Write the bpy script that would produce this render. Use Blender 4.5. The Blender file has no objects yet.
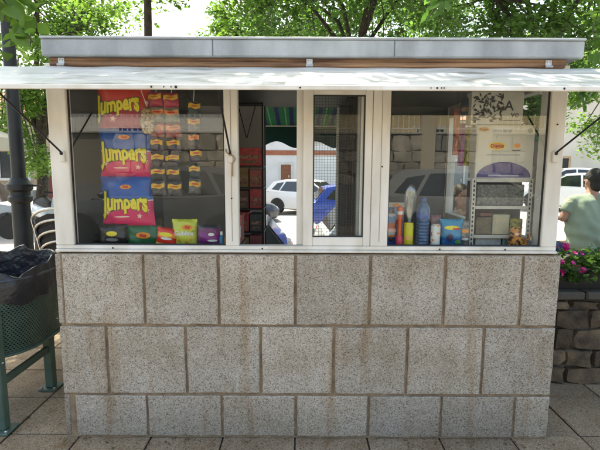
import bpy, bmesh, math, random
import numpy as np
from mathutils import Vector, Matrix
R = math.radians
random.seed(7); RNG = np.random.default_rng(7)
scene = bpy.context.scene
COL = scene.collection

# ------------------------------------------------------------------ camera
cam_d = bpy.data.cameras.new('camera'); cam = bpy.data.objects.new('camera', cam_d); COL.objects.link(cam)
cam_d.sensor_width = 36.0; cam_d.lens = 27.3; cam_d.clip_start = 0.05; cam_d.clip_end = 600
cam.location = (0, -2.37, 1.52)
cam.rotation_euler = (R(90 - 7.5), R(-0.25), 0)
scene.camera = cam

# ------------------------------------------------------------------ world, sun, exposure
SUN_EL, SUN_AZ = 60.0, 28.0          # azimuth measured from +Y towards -X (behind the kiosk, to the left)
world = bpy.data.worlds.new('World'); scene.world = world; world.use_nodes = True
wn = world.node_tree.nodes; wl = world.node_tree.links
sky = wn.new('ShaderNodeTexSky'); sky.sky_type = 'NISHITA'; sky.sun_disc = False
sky.sun_elevation = R(SUN_EL); sky.sun_rotation = R(-SUN_AZ)
sky.air_density = 1.0; sky.dust_density = 4.0; sky.ozone_density = 0.6
bg = wn['Background']; bg.inputs['Strength'].default_value = 0.15
wl.new(sky.outputs['Color'], bg.inputs['Color'])
sl = bpy.data.lights.new('sun', 'SUN'); sl.energy = 3.2; sl.angle = R(0.53); sl.color = (1.0, 0.95, 0.86)
so = bpy.data.objects.new('sun', sl); COL.objects.link(so)
sd = Vector((-math.sin(R(SUN_AZ)) * math.cos(R(SUN_EL)), math.cos(R(SUN_AZ)) * math.cos(R(SUN_EL)), math.sin(R(SUN_EL))))
so.rotation_euler = sd.to_track_quat('Z', 'Y').to_euler(); so.location = (0, 0, 30)
scene.view_settings.view_transform = 'Standard'; scene.view_settings.look = 'None'
scene.view_settings.exposure = 2.0; scene.view_settings.gamma = 1.0
scene.view_settings.use_curve_mapping = False
scene.view_settings.use_white_balance = True      # the photo is balanced for open shade
scene.view_settings.white_balance_temperature = 7400; scene.view_settings.white_balance_tint = 2

# ------------------------------------------------------------------ materials
MATS = {}
def nodes_of(name):
    m = bpy.data.materials.new(name); m.use_nodes = True
    nt = m.node_tree; b = nt.nodes['Principled BSDF']
    return m, nt, b
def mat(name, c, c2=None, scale=6.0, rough=.6, metal=0.0, bump=0.0, bscale=40.0, spec=.5, detail=4.0, coat=0.0, rnd=0.0, stretch=None):
    """Principled colour mottled by world-position noise, with an optional fine bump and a per-object tint"""
    if name in MATS: return MATS[name]
    m, nt, b = nodes_of(name); N = nt.nodes.new; L = nt.links.new
    geo = N('ShaderNodeNewGeometry')
    b.inputs['Roughness'].default_value = rough; b.inputs['Metallic'].default_value = metal
    b.inputs['Specular IOR Level'].default_value = spec; b.inputs['Coat Weight'].default_value = coat
    out = None
    if c2 is None: c2 = tuple(x * .78 for x in c)
    n = N('ShaderNodeTexNoise'); n.inputs['Scale'].default_value = scale; n.inputs['Detail'].default_value = detail
    vec = geo.outputs['Position']
    if stretch:
        mp = N('ShaderNodeMapping'); mp.inputs['Scale'].default_value = stretch; L(vec, mp.inputs['Vector']); vec = mp.outputs[0]
    L(vec, n.inputs['Vector'])
    r = N('ShaderNodeValToRGB'); r.color_ramp.elements[0].position = .32; r.color_ramp.elements[1].position = .68
    r.color_ramp.elements[0].color = (*c2, 1); r.color_ramp.elements[1].color = (*c, 1)
    L(n.outputs['Fac'], r.inputs['Fac']); out = r.outputs['Color']
    if rnd:
        oi = N('ShaderNodeObjectInfo'); mr = N('ShaderNodeMapRange')
        mr.inputs['To Min'].default_value = 1 - rnd; mr.inputs['To Max'].default_value = 1 + rnd
        L(oi.outputs['Random'], mr.inputs['Value'])
        mx = N('ShaderNodeMix'); mx.data_type = 'RGBA'; mx.blend_type = 'MULTIPLY'; mx.inputs[0].default_value = 1
        L(out, mx.inputs[6]); L(mr.outputs[0], mx.inputs[7]); out = mx.outputs[2]
    L(out, b.inputs['Base Color'])
    if bump:
        n2 = N('ShaderNodeTexNoise'); n2.inputs['Scale'].default_value = bscale; n2.inputs['Detail'].default_value = 5
        L(geo.outputs['Position'], n2.inputs['Vector'])
        bp = N('ShaderNodeBump'); bp.inputs['Strength'].default_value = bump; bp.inputs['Distance'].default_value = .01
        L(n2.outputs['Fac'], bp.inputs['Height']); L(bp.outputs[0], b.inputs['Normal'])
    MATS[name] = m; return m

def glass(name, tint=(.93, .96, .95), refl=1.0, rough=0.0):
    if name in MATS: return MATS[name]
    m = bpy.data.materials.new(name); m.use_nodes = True; nt = m.node_tree; nt.nodes.clear(); N = nt.nodes.new; L = nt.links.new
    o = N('ShaderNodeOutputMaterial'); mix = N('ShaderNodeMixShader'); tr = N('ShaderNodeBsdfTransparent'); gl = N('ShaderNodeBsdfGlossy')
    geo = N('ShaderNodeNewGeometry'); dt = N('ShaderNodeVectorMath'); dt.operation = 'DOT_PRODUCT'; L(geo.outputs['Incoming'], dt.inputs[0]); L(geo.outputs['Normal'], dt.inputs[1])
    def mth(op, a, b):
        q = N('ShaderNodeMath'); q.operation = op; q.use_clamp = op == 'ADD'
        for i, x in enumerate((a, b)):
            if isinstance(x, (int, float)): q.inputs[i].default_value = x
            elif x is not None: L(x, q.inputs[i])
        return q.outputs[0]
    c_ = mth('ABSOLUTE', dt.outputs['Value'], None); c5 = mth('POWER', mth('SUBTRACT', 1.0, c_), 5.0)
    fac = mth('ADD', mth('MULTIPLY', c5, .9 - .065 * refl), .065 * refl)
    tr.inputs['Color'].default_value = (*tint, 1); gl.inputs['Roughness'].default_value = rough; gl.inputs['Color'].default_value = (1, 1, 1, 1)
    L(fac, mix.inputs[0]); L(tr.outputs[0], mix.inputs[1]); L(gl.outputs[0], mix.inputs[2])
    L(mix.outputs[0], o.inputs['Surface']); MATS[name] = m; return m

def granite(name='granite', scale=235, k=(1, 1, 1), dirt=True):
    m, nt, b = nodes_of(name); N = nt.nodes.new; L = nt.links.new
    geo = N('ShaderNodeNewGeometry'); P = geo.outputs['Position']
    oi = N('ShaderNodeObjectInfo')
    # crystals
    v = N('ShaderNodeTexVoronoi'); v.inputs['Scale'].default_value = scale; v.inputs['Randomness'].default_value = 1; L(P, v.inputs['Vector'])
    hs = N('ShaderNodeSeparateColor'); L(v.outputs['Color'], hs.inputs[0])
    r = N('ShaderNodeValToRGB'); r.color_ramp.interpolation = 'CONSTANT'; e = r.color_ramp.elements
    e[0].position = 0; e[0].color = (.18 * k[0], .16 * k[1], .14 * k[2], 1)
    e[1].position = .11; e[1].color = (.335 * k[0], .30 * k[1], .255 * k[2], 1)
    for p, c in ((.24, (.43, .395, .35)), (.58, (.50, .468, .42)), (.86, (.59, .565, .52))):
        x = e.new(p); x.color = (c[0] * k[0], c[1] * k[1], c[2] * k[2], 1)
    L(hs.outputs[0], r.inputs['Fac'])
    # broad warm stains
    n = N('ShaderNodeTexNoise'); n.inputs['Scale'].default_value = 3.2; n.inputs['Detail'].default_value = 6; n.inputs['Roughness'].default_value = .65; L(P, n.inputs['Vector'])
    r2 = N('ShaderNodeValToRGB'); r2.color_ramp.elements[0].position = .3; r2.color_ramp.elements[1].position = .7
    r2.color_ramp.elements[0].color = (.66, .59, .49, 1); r2.color_ramp.elements[1].color = (1.04, 1.02, 1.0, 1); L(n.outputs['Fac'], r2.inputs['Fac'])
    mx = N('ShaderNodeMix'); mx.data_type = 'RGBA'; mx.blend_type = 'MULTIPLY'; mx.inputs[0].default_value = 1; L(r.outputs[0], mx.inputs[6]); L(r2.outputs[0], mx.inputs[7])
    # vertical drip stains, stretched in z, a warm rusty tint
    mp = N('ShaderNodeMapping'); mp.inputs['Scale'].default_value = (9, 9, .9); L(P, mp.inputs['Vector'])
    n3 = N('ShaderNodeTexNoise'); n3.inputs['Scale'].default_value = 1; n3.inputs['Detail'].default_value = 3; L(mp.outputs[0], n3.inputs['Vector'])
    r3 = N('ShaderNodeValToRGB'); r3.color_ramp.elements[0].position = .56; r3.color_ramp.elements[1].position = .78
    r3.color_ramp.elements[0].color = (1, 1, 1, 1); r3.color_ramp.elements[1].color = (.74, .60, .44, 1); L(n3.outputs['Fac'], r3.inputs['Fac'])
    mx2 = N('ShaderNodeMix'); mx2.data_type = 'RGBA'; mx2.blend_type = 'MULTIPLY'; mx2.inputs[0].default_value = .95; L(mx.outputs[2], mx2.inputs[6]); L(r3.outputs[0], mx2.inputs[7])
    # foot dirt: splash zone with a ragged edge
    sp = N('ShaderNodeSeparateXYZ'); L(P, sp.inputs[0])
    ad = N('ShaderNodeMath'); ad.operation = 'MULTIPLY_ADD'; L(n.outputs['Fac'], ad.inputs[0]); ad.inputs[1].default_value = -.35; L(sp.outputs['Z'], ad.inputs[2])
    mr0 = N('ShaderNodeMapRange'); mr0.inputs['From Min'].default_value = -.20; mr0.inputs['From Max'].default_value = .14; mr0.inputs['To Min'].default_value = .66 if dirt else 1; mr0.inputs['To Max'].default_value = 1; L(ad.outputs[0], mr0.inputs['Value'])
    mx4 = N('ShaderNodeMix'); mx4.data_type = 'RGBA'; mx4.blend_type = 'MULTIPLY'; mx4.inputs[0].default_value = 1; L(mx2.outputs[2], mx4.inputs[6]); L(mr0.outputs[0], mx4.inputs[7])
    mr = N('ShaderNodeMapRange'); mr.inputs['To Min'].default_value = .82; mr.inputs['To Max'].default_value = 1.12; L(oi.outputs['Random'], mr.inputs['Value'])
    mx3 = N('ShaderNodeMix'); mx3.data_type = 'RGBA'; mx3.blend_type = 'MULTIPLY'; mx3.inputs[0].default_value = 1; L(mx4.outputs[2], mx3.inputs[6]); L(mr.outputs[0], mx3.inputs[7])
    L(mx3.outputs[2], b.inputs['Base Color']); b.inputs['Roughness'].default_value = .75; b.inputs['Specular IOR Level'].default_value = .35
    n2 = N('ShaderNodeTexNoise'); n2.inputs['Scale'].default_value = 150; n2.inputs['Detail'].default_value = 4; L(P, n2.inputs['Vector'])
    bp = N('ShaderNodeBump'); bp.inputs['Strength'].default_value = .35; bp.inputs['Distance'].default_value = .004; L(n2.outputs['Fac'], bp.inputs['Height']); L(bp.outputs[0], b.inputs['Normal'])
    MATS[name] = m; return m

def leafmat(name, c, t, gloss=.35):
    m = bpy.data.materials.new(name); m.use_nodes = True; nt = m.node_tree; nt.nodes.clear(); N = nt.nodes.new; L = nt.links.new
    o = N('ShaderNodeOutputMaterial'); geo = N('ShaderNodeNewGeometry')
    at = N('ShaderNodeAttribute'); at.attribute_name = 'leaf_tone'
    def ramp(col):
        r = N('ShaderNodeValToRGB'); r.color_ramp.elements[0].color = (*[x * .55 for x in col], 1)
        r.color_ramp.elements[1].color = (col[0] * 1.5, col[1] * 1.25, col[2] * 1.1, 1); L(at.outputs['Fac'], r.inputs['Fac']); return r.outputs[0]
    d = N('ShaderNodeBsdfPrincipled'); d.inputs['Roughness'].default_value = .45; d.inputs['Specular IOR Level'].default_value = gloss
    L(ramp(c), d.inputs['Base Color'])
    tl = N('ShaderNodeBsdfTranslucent'); L(ramp(t), tl.inputs['Color'])
    mix = N('ShaderNodeMixShader'); mix.inputs[0].default_value = .45
    L(d.outputs[0], mix.inputs[1]); L(tl.outputs[0], mix.inputs[2]); L(mix.outputs[0], o.inputs['Surface'])
    MATS[name] = m; return m

def bands(name, stops, axis='Z', wave=0.0, wscale=20.0, rough=.24, blot=None):
    """flat print: colour bands across object space z (or x), with an optional wavy edge; stops in metres"""
    m, nt, b = nodes_of(name); N = nt.nodes.new; L = nt.links.new
    tc = N('ShaderNodeTexCoord'); sp = N('ShaderNodeSeparateXYZ'); L(tc.outputs['Object'], sp.inputs[0])
    n = N('ShaderNodeTexNoise'); n.inputs['Scale'].default_value = wscale; L(tc.outputs['Object'], n.inputs['Vector'])
    ma = N('ShaderNodeMath'); ma.operation = 'MULTIPLY_ADD'; L(n.outputs['Fac'], ma.inputs[0]); ma.inputs[1].default_value = wave; L(sp.outputs[axis], ma.inputs[2])
    lo = stops[0][0]; hi = stops[-1][0] + .0001
    mr = N('ShaderNodeMapRange'); mr.inputs['From Min'].default_value = lo; mr.inputs['From Max'].default_value = hi; L(ma.outputs[0], mr.inputs['Value'])
    r = N('ShaderNodeValToRGB'); r.color_ramp.interpolation = 'CONSTANT'; e = r.color_ramp.elements
    e[0].position = 0; e[0].color = (*stops[0][1], 1); e[1].position = min(1, (stops[1][0] - lo) / (hi - lo)); e[1].color = (*stops[1][1], 1)
    for p, c in stops[2:]:
        x = e.new(min(1, (p - lo) / (hi - lo))); x.color = (*c, 1)
    L(mr.outputs[0], r.inputs['Fac']); out = r.outputs[0]
    if blot:
        v = N('ShaderNodeTexNoise'); v.inputs['Scale'].default_value = blot[0]; v.inputs['Detail'].default_value = 3; L(tc.outputs['Object'], v.inputs['Vector'])
        rr = N('ShaderNodeValToRGB'); rr.color_ramp.elements[0].position = blot[1]; rr.color_ramp.elements[1].position = blot[1] + .03; L(v.outputs['Fac'], rr.inputs['Fac'])
        mx = N('ShaderNodeMix'); mx.data_type = 'RGBA'; L(rr.outputs[0], mx.inputs[0]); L(out, mx.inputs[6]); mx.inputs[7].default_value = (*blot[2], 1); out = mx.outputs[2]
    L(out, b.inputs['Base Color']); b.inputs['Roughness'].default_value = rough
    MATS[name] = m; return m

GRANITE = granite()
MORTAR = mat('mortar', (.34, .245, .155), (.17, .12, .08), 14, .9, bump=.6, bscale=120)
WHITE_ALU = mat('white_aluminium', (.80, .785, .75), (.60, .565, .49), 1.6, .42, bump=.04, bscale=30, detail=8, stretch=(5, 5, 1.4))
GASKET = mat('rubber_gasket', (.025, .025, .027), rough=.7)
GLASS = glass('window_glass', refl=1.0)
CONCRETE = mat('roof_concrete', (.45, .465, .47), (.27, .28, .285), 2.2, .85, bump=.5, bscale=60, detail=9, stretch=(3.2, 3, 1.3))
WOOD = mat('weathered_wood', (.44, .25, .13), (.10, .045, .025), 3, .7, bump=.3, bscale=70, detail=8, stretch=(.9, 8, 14))
STEEL = mat('galvanised_steel', (.55, .56, .56), (.42, .42, .41), 20, .4, metal=.8)
DARKSTEEL = mat('dark_steel', (.035, .035, .04), rough=.45, metal=.4)
LEAF = leafmat('leaf_green', (.052, .130, .028), (.125, .30, .05))
LEAF_L = leafmat('leaf_light', (.08, .175, .035), (.20, .42, .065))
BARK = mat('bark', (.075, .06, .048), (.03, .024, .02), 14, .9, bump=.8, bscale=50)

# ------------------------------------------------------------------ mesh helpers
class MB:
    def __init__(s): s.v = []; s.f = []; s.mi = []
    def add(s, vs, fs, mi=0):
        k = len(s.v); s.v += [tuple(p) for p in vs]; s.f += [tuple(i + k for i in f) for f in fs]; s.mi += [mi] * len(fs); return s
    def box(s, x0, x1, y0, y1, z0, z1, mi=0, b=0.0):
        if b <= 0:
            vs = [(x, y, z) for z in (z0, z1) for y in (y0, y1) for x in (x0, x1)]
            return s.add(vs, [(0, 2, 3, 1), (4, 5, 7, 6), (0, 1, 5, 4), (2, 6, 7, 3), (0, 4, 6, 2), (1, 3, 7, 5)], mi)
        b = min(b, (x1 - x0) * .45, (y1 - y0) * .45, (z1 - z0) * .45)
        vs = []; X = (x0, x1); Y = (y0, y1); Z = (z0, z1)
        for i in (0, 1):
            for j in (0, 1):
                for k in (0, 1):
                    sx, sy, sz = (1, -1)[i], (1, -1)[j], (1, -1)[k]
                    vs += [(X[i], Y[j] + sy * b, Z[k] + sz * b), (X[i] + sx * b, Y[j], Z[k] + sz * b), (X[i] + sx * b, Y[j] + sy * b, Z[k])]
        I = lambda i, j, k, a: (i * 4 + j * 2 + k) * 3 + a
        fs = [(I(0,0,0,0), I(0,0,1,0), I(0,1,1,0), I(0,1,0,0)), (I(1,0,0,0), I(1,1,0,0), I(1,1,1,0), I(1,0,1,0)),
              (I(0,0,0,1), I(1,0,0,1), I(1,0,1,1), I(0,0,1,1)), (I(0,1,0,1), I(0,1,1,1), I(1,1,1,1), I(1,1,0,1)),
              (I(0,0,0,2), I(0,1,0,2), I(1,1,0,2), I(1,0,0,2)), (I(0,0,1,2), I(1,0,1,2), I(1,1,1,2), I(0,1,1,2))]
        for k in (0, 1):
            for j in (0, 1):
                q = (I(0,j,k,1), I(1,j,k,1), I(1,j,k,2), I(0,j,k,2)); fs.append(q if (j + k) % 2 else q[::-1])
            for i in (0, 1):
                q = (I(i,0,k,0), I(i,1,k,0), I(i,1,k,2), I(i,0,k,2)); fs.append(q[::-1] if (i + k) % 2 else q)
        for i in (0, 1):
            for j in (0, 1):
                q = (I(i,j,0,0), I(i,j,1,0), I(i,j,1,1), I(i,j,0,1)); fs.append(q if (i + j) % 2 else q[::-1])
                for k in (0, 1):
                    t = (I(i,j,k,0), I(i,j,k,1), I(i,j,k,2)); fs.append(t if (i + j + k) % 2 == 0 else t[::-1])
        return s.add(vs, fs, mi)
    def tube(s, pts, r, n=8, mi=0, cap=True, round_cap=False):
        pts = [Vector(p) for p in pts]; rs = list(r) if hasattr(r, '__len__') else [r] * len(pts)
        if round_cap:
            d0 = (pts[0] - pts[1]).normalized(); d1 = (pts[-1] - pts[-2]).normalized(); a, b_ = pts[0], pts[-1]; ra, rb = rs[0], rs[-1]
            pts = [a + d0 * ra * q for q in (.98, .8, .45)] + pts + [b_ + d1 * rb * q for q in (.45, .8, .98)]
            rs = [ra * q for q in (.2, .6, .893)] + rs + [rb * q for q in (.893, .6, .2)]
        k = len(s.v); ref = None
        for i, p in enumerate(pts):
            d = (pts[min(i + 1, len(pts) - 1)] - pts[max(i - 1, 0)]).normalized()
            if ref is None: ref = Vector((0, 0, 1)) if abs(d.z) < .9 else Vector((1, 0, 0))
            u = d.cross(ref)
            if u.length < 1e-4: u = d.cross(Vector((0, 1, 0)))
            u.normalize(); w = u.cross(d).normalized(); ref = w
            for j in range(n):
                a = 2 * math.pi * j / n; s.v.append(tuple(p + (u * math.cos(a) + w * math.sin(a)) * rs[i]))
        for i in range(len(pts) - 1):
            for j in range(n):
                a = k + i * n + j; b = k + i * n + (j + 1) % n
                s.f.append((a, b, b + n, a + n)); s.mi.append(mi)
        if cap:
            s.f.append(tuple(k + j for j in range(n))[::-1]); s.mi.append(mi)
            e = k + (len(pts) - 1) * n; s.f.append(tuple(e + j for j in range(n))); s.mi.append(mi)
        return s
    def lathe(s, prof, c=(0, 0, 0), n=16, mi=0, sx=1, sy=1):
        k = len(s.v)
        for r, z in prof:
            for j in range(n):
                a = 2 * math.pi * j / n; s.v.append((c[0] + r * sx * math.cos(a), c[1] + r * sy * math.sin(a), c[2] + z))
        for i in range(len(prof) - 1):
            for j in range(n):
                a = k + i * n + j; b = k + i * n + (j + 1) % n; s.f.append((a, b, b + n, a + n)); s.mi.append(mi)
        if prof[0][0] > 1e-4: s.f.append(tuple(k + j for j in range(n))[::-1]); s.mi.append(mi)
        if prof[-1][0] > 1e-4:
            e = k + (len(prof) - 1) * n; s.f.append(tuple(e + j for j in range(n))); s.mi.append(mi)
        return s
    def ball(s, c, rx, ry=None, rz=None, n=12, mi=0):
        ry = ry or rx; rz = rz or rx; m = max(6, n // 2)
        prof = [(max(1e-5, math.sin(math.pi * i / m)), -math.cos(math.pi * i / m) * rz) for i in range(m + 1)]
        k = len(s.v); s.lathe([(r * rx, z) for r, z in prof], c, n, mi)
        for i in range(k, len(s.v)):
            x, y, z = s.v[i]; s.v[i] = (x, c[1] + (y - c[1]) * ry / rx, z)
        return s
    def prism(s, poly, a0, a1, axis='y', mi=0):
        n = len(poly)
        def P(p, q):
            return {'y': (p[0], q, p[1]), 'x': (q, p[0], p[1]), 'z': (p[0], p[1], q)}[axis]
        vs = [P(p, a0) for p in poly] + [P(p, a1) for p in poly]
        fs = [tuple(range(n)), tuple(range(2 * n - 1, n - 1, -1))] + [(i, i + n, (i + 1) % n + n, (i + 1) % n) for i in range(n)]
        return s.add(vs, fs, mi)
    def mesh(s, name):
        me = bpy.data.meshes.new(name); me.from_pydata(s.v, [], s.f); 
        if any(s.mi): me.polygons.foreach_set('material_index', s.mi)
        me.validate(); bm = bmesh.new(); bm.from_mesh(me); bmesh.ops.recalc_face_normals(bm, faces=bm.faces); bm.to_mesh(me); bm.free()
        return me
    def build(s, name, m, parent=None, smooth=False, loc=None, rot=None):
        me = s.mesh(name)
        for x in (m if isinstance(m, (list, tuple)) else [m]): me.materials.append(x)
        if smooth: shade(me, 40)
        return link(name, me, parent, loc, rot)
def shade(me, ang=40):
    me.polygons.foreach_set('use_smooth', [True] * len(me.polygons)); me.set_sharp_from_angle(angle=R(ang))
def link(name, data, parent=None, loc=None, rot=None):
    o = bpy.data.objects.new(name, data); COL.objects.link(o)
    if parent is not None: o.parent = parent
    if loc is not None: o.location = loc
    if rot is not None: o.rotation_euler = rot
    return o
def thing(name, label, cat, loc=(0, 0, 0), rot=(0, 0, 0), group=None):
    return tag(link(name, None, None, loc, rot), label, cat, group)
def tag(o, label, cat, group=None):
    o['label'] = label; o['category'] = cat
    if group: o['group'] = group
    return o
def struct(o, label=None):
    o['kind'] = 'structure'
    if label: o['label'] = label
    return o
def text_mesh(body, size, bold=0.0, extrude=.0004, spacing=1.0):
    """centred lettering in the XZ plane facing -Y"""
    c = bpy.data.curves.new('lettering', 'FONT'); c.body = body; c.size = size; c.align_x = 'CENTER'; c.align_y = 'CENTER'
    c.extrude = extrude; c.offset = bold; c.space_character = spacing; c.resolution_u = 3
    o = bpy.data.objects.new('lettering', c); COL.objects.link(o)
    bpy.context.view_layer.update()
    me = bpy.data.meshes.new_from_object(o.evaluated_get(bpy.context.evaluated_depsgraph_get()))
    bpy.data.objects.remove(o); me.transform(Matrix.Rotation(R(90), 4, 'X')); me.materials.clear()
    return me
def lettering(body, size, m, parent, loc, bold=0.0, warp=None, spacing=1.0, sx=1.0, sz=1.0, name='lettering', rot=None):
    me = text_mesh(body, size, bold, spacing=spacing)
    for v in me.vertices:
        x, y, z = v.co.x * sx, v.co.y, v.co.z * sz
        if warp: x, y, z = warp(x, y, z)
        v.co = (x, y, z)
    me.materials.append(m); return link(name, me, parent, loc, rot)

# ------------------------------------------------------------------ ground
def slope(x): return -0.60 + .045 * x
PAVE = granite('paving_granite', 210, (.66, .57, .47), False)
PAVE_J = mat('paving_joint', (.09, .075, .06), (.05, .042, .035), 12, .95, bump=.5, bscale=90)
pavement = MB().box(-60, 60, -12.5, 3.1, -1.9, -.012).build('pavement', PAVE_J); struct(pavement, 'brown grey paved square around the kiosk')
slab_me = []
for q in range(3):
    me = MB().box(-.198, .198, -.198, .198, -.01, .0, b=.0035).mesh('slab'); me.materials.append(PAVE); slab_me.append(me)
n = 0
for i in range(-9, 10):
    for j in range(-4, 8):
        cx = -.629 + .405 * i + (.0 if j % 2 else .0); cy = -.16 + .405 * j + .0
        if -1.1 < cx < 1.2 and .2 < cy < 1.5: continue
        if n >= 290: break
        o = link('slab', slab_me[n % 3], pavement, (cx, cy, random.uniform(-.0015, .0015)), (random.uniform(-.004, .004), random.uniform(-.004, .004), random.choice((0, 1, 2, 3)) * math.pi / 2)); n += 1
far = MB()
for (x0, x1, y0, y1) in ((-60, -4.48, -12.4, 3.05), (7.28-3.0, 60, -12.4, 3.05), (-4.48, 4.28, -12.4, -1.985)):
    far.add([(x0, y0, -.004), (x1, y0, -.004), (x1, y1, -.004), (x0, y1, -.004)], [(0, 1, 2, 3)])
FAR = mat('far_paving', (.25, .22, .185), (.17, .145, .12), 3, .85, bump=.3, bscale=60)
o = far.build('paving', FAR, pavement)
ASPH = mat('sunlit_road', (.30, .29, .275), (.24, .232, .22), 3, .9, bump=.3, bscale=80)
st = MB().add([(-90, 3.1, slope(-90)), (90, 3.1, slope(90)), (90, 250, slope(90)), (-90, 250, slope(-90))], [(0, 1, 2, 3)]).build('road', ASPH); struct(st, 'pale sunlit sloping street behind the kiosk')
gr = MB().add([(-400, -400, -8), (400, -400, -8), (400, 500, -8), (-400, 500, -8)], [(0, 1, 2, 3)]).build('ground', FAR); struct(gr)
ko = MB().box(-60, 60, 2.95, 3.12, -.02, .10, b=.01).build('kerb', mat('kerb_stone', (.36, .33, .28), (.25, .23, .2), 8, .8, bump=.3)); struct(ko, 'stone kerb at the edge of the square')
ro = MB().add([(-90, -12.5, -.03), (90, -12.5, -.03), (90, -60, -.03), (-90, -60, -.03)], [(3, 2, 1, 0)]).build('road', ASPH); struct(ro)

# ------------------------------------------------------------------ kiosk
K = thing('kiosk', 'granite-block snack kiosk with white framed windows and raised metal shutter flap', 'kiosk')
XL, XR, YB = -1.304, 1.395, 1.80
H0 = 1.053
for (a, b, c, d, e) in ((XL + .012, XR - .012, .012, .055, H0 - .004), (XL + .012, XL + .05, .0555, YB - .0555, H0 - .004), (XR - .055, XR - .012, .0555, YB - .0555, H0 - .004), (XL + .012, -.334, YB - .055, YB - .012, H0 - .004), (.344, XR - .012, YB - .055, YB - .012, H0 - .004), (-.3335, .3435, YB - .055, YB - .012, .653)):
    MB().box(a, b, c, d, .0, e).build('base_core', MORTAR, K)
MB().box(XL + .051, XR - .056, .056, YB - .056, .0, .02).build('floor', mat('kiosk_floor', (.16, .13, .11)), K)
MB().box(-.33, .34, YB - .07, YB + .02, .655, .675, b=.003).build('rear_sill', WHITE_ALU, K)
J = .0075
def block(x0, x1, z0, z1, y0=0.0, y1=.05):
    d = random.uniform(-.0018, .0018)
    x0 += J; x1 -= J; z0 += J; z1 -= J; n = 7; ring = []
    for (a, b) in (((x0, z0), (x1, z0)), ((x1, z0), (x1, z1)), ((x1, z1), (x0, z1)), ((x0, z1), (x0, z0))):
        for q in range(n):
            t = q / n; e = 0 if q == 0 else random.gauss(0, .0013); nx_, nz_ = (b[1] - a[1]), -(b[0] - a[0]); ln_ = math.hypot(nx_, nz_)
            ring.append((a[0] + (b[0] - a[0]) * t + nx_ / ln_ * e, a[1] + (b[1] - a[1]) * t + nz_ / ln_ * e))
    cx, cz = (x0 + x1) / 2, (z0 + z1) / 2; N4 = 4 * n
    def inset(p, k): return (p[0] + (k if p[0] < cx else -k) * (abs(p[0] - cx) > (x1 - x0) / 2 - .012), p[1] + (k if p[1] < cz else -k) * (abs(p[1] - cz) > (z1 - z0) / 2 - .012))
    bv = random.uniform(.003, .006); sgn = 1 if y0 < 1 else -1; f0, f1 = (y0 + d, y1) if sgn > 0 else (y1 + d, y0)
    vs = [(p[0], f1, p[1]) for p in ring] + [(p[0], f0 + sgn * bv, p[1]) for p in ring] + [(*inset(p, bv * random.uniform(.7, 1.5)), ) for p in ring]
    vs = vs[:2 * N4] + [(p[0], f0, p[1]) for p in vs[2 * N4:]]
    m = MB().add(vs, [(r * N4 + i, r * N4 + (i + 1) % N4, (r + 1) * N4 + (i + 1) % N4, (r + 1) * N4 + i) for r in (0, 1) for i in range(N4)] + [tuple(range(2 * N4, 3 * N4)), tuple(range(N4))[::-1]])
    return m
rows = [(.655, H0, [-1.272, -.832, -.432, -.022, .378, .778, 1.189, XR]),
        (.2585, .655, [XL, -1.048, -.618, -.21, .188, .59, 1.004, XR]),
        (.0, .2585, [-1.246, -.842, -.427, -.017, .387, .79, 1.196, XR])]
for z0, z1, xs in rows:
    for a, b in zip(xs[:-1], xs[1:]): block(a, b, z0 + (.006 if z0 == 0 else 0), z1).build('granite_block', GRANITE, K)
# side slabs (their front edges show as a narrow strip at the left corner) and rear
def sblock(side, y0, y1, z0, z1):
    x0, x1 = (XL, XL + .035) if side < 0 else (XR - .04, XR - .001)
    MB().box(x0 + (.001 if side < 0 else 0), x1 - .004, y0 + J, y1 - J, z0 + J, z1 - J, b=.004).build('granite_block', GRANITE, K)
for ri, (z0, z1, xs) in enumerate(rows):
    ys = [.0, .42, .83, 1.24, YB] if ri != 1 else [.055, .22, .63, 1.04, 1.45, YB]
    for a, b in zip(ys[:-1], ys[1:]):
        sblock(-1, a, b, z0 + (.006 if z0 == 0 else 0), z1); sblock(1, max(a, .055), b, z0 + (.006 if z0 == 0 else 0), z1)
for z0, z1, xs in rows:
    if z0 > .6: xs = [XL, -.832, -.334, None, .344, .778, XR]
    for a, b in zip(xs[:-1], xs[1:]):
        if a is None or b is None: continue
        block(max(a, XL + .04), b - (.045 if b == XR else 0), z0 + (.006 if z0 == 0 else 0), z1, YB - .05, YB).build('granite_block', GRANITE, K)
for cx, cz, r_, e in ((1.022, .555, .006, 1.5), (1.28, .59, .009, 1.1), (1.275, .47, .006, 1.3), (.30, .50, .004, 1), (-.52, .91, .005, 1.4)):
    MB().ball((cx, .0008, cz), r_, .0025, r_ * e, 8).build('chip', mat('chip_dark', (.05, .035, .025)), K)
# sill and frame (front plane y = .03)
F0, F1 = .030, .085
FX0, FX1 = -1.304, 1.374
Z0, Z1 = H0 + .002, 2.03
MB().box(FX0, FX1, .018, .12, Z0, Z0 + .014, b=.003).build('sill', WHITE_ALU, K)
MB().box(FX0, FX1, F0, F1, Z0 + .0145, Z0 + .035, b=.003).build('bottom_rail', WHITE_ALU, K)
for (a, b, c) in ((FX0, FX0 + .098, 0), (-.395, -.324, .002), (.378, .468, .002), (1.293, FX1, 0)):
    MB().box(a, b, F0 - c, F1, Z0 + .0355, Z1, b=.004).build('mullion', WHITE_ALU, K)
    xm = (a + b) / 2
    MB().box(xm - .0015, xm + .0015, F0 - c - .0012, F0 - c + .002, Z0 + .06, Z1, b=0).build('profile_groove', mat('groove', (.33, .31, .27)), K) if c else None
MB().box(FX0 + .0985, 1.2925, F0 + .002, F1, Z1 - .09, Z1, b=.003).build('top_rail', WHITE_ALU, K)
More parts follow.
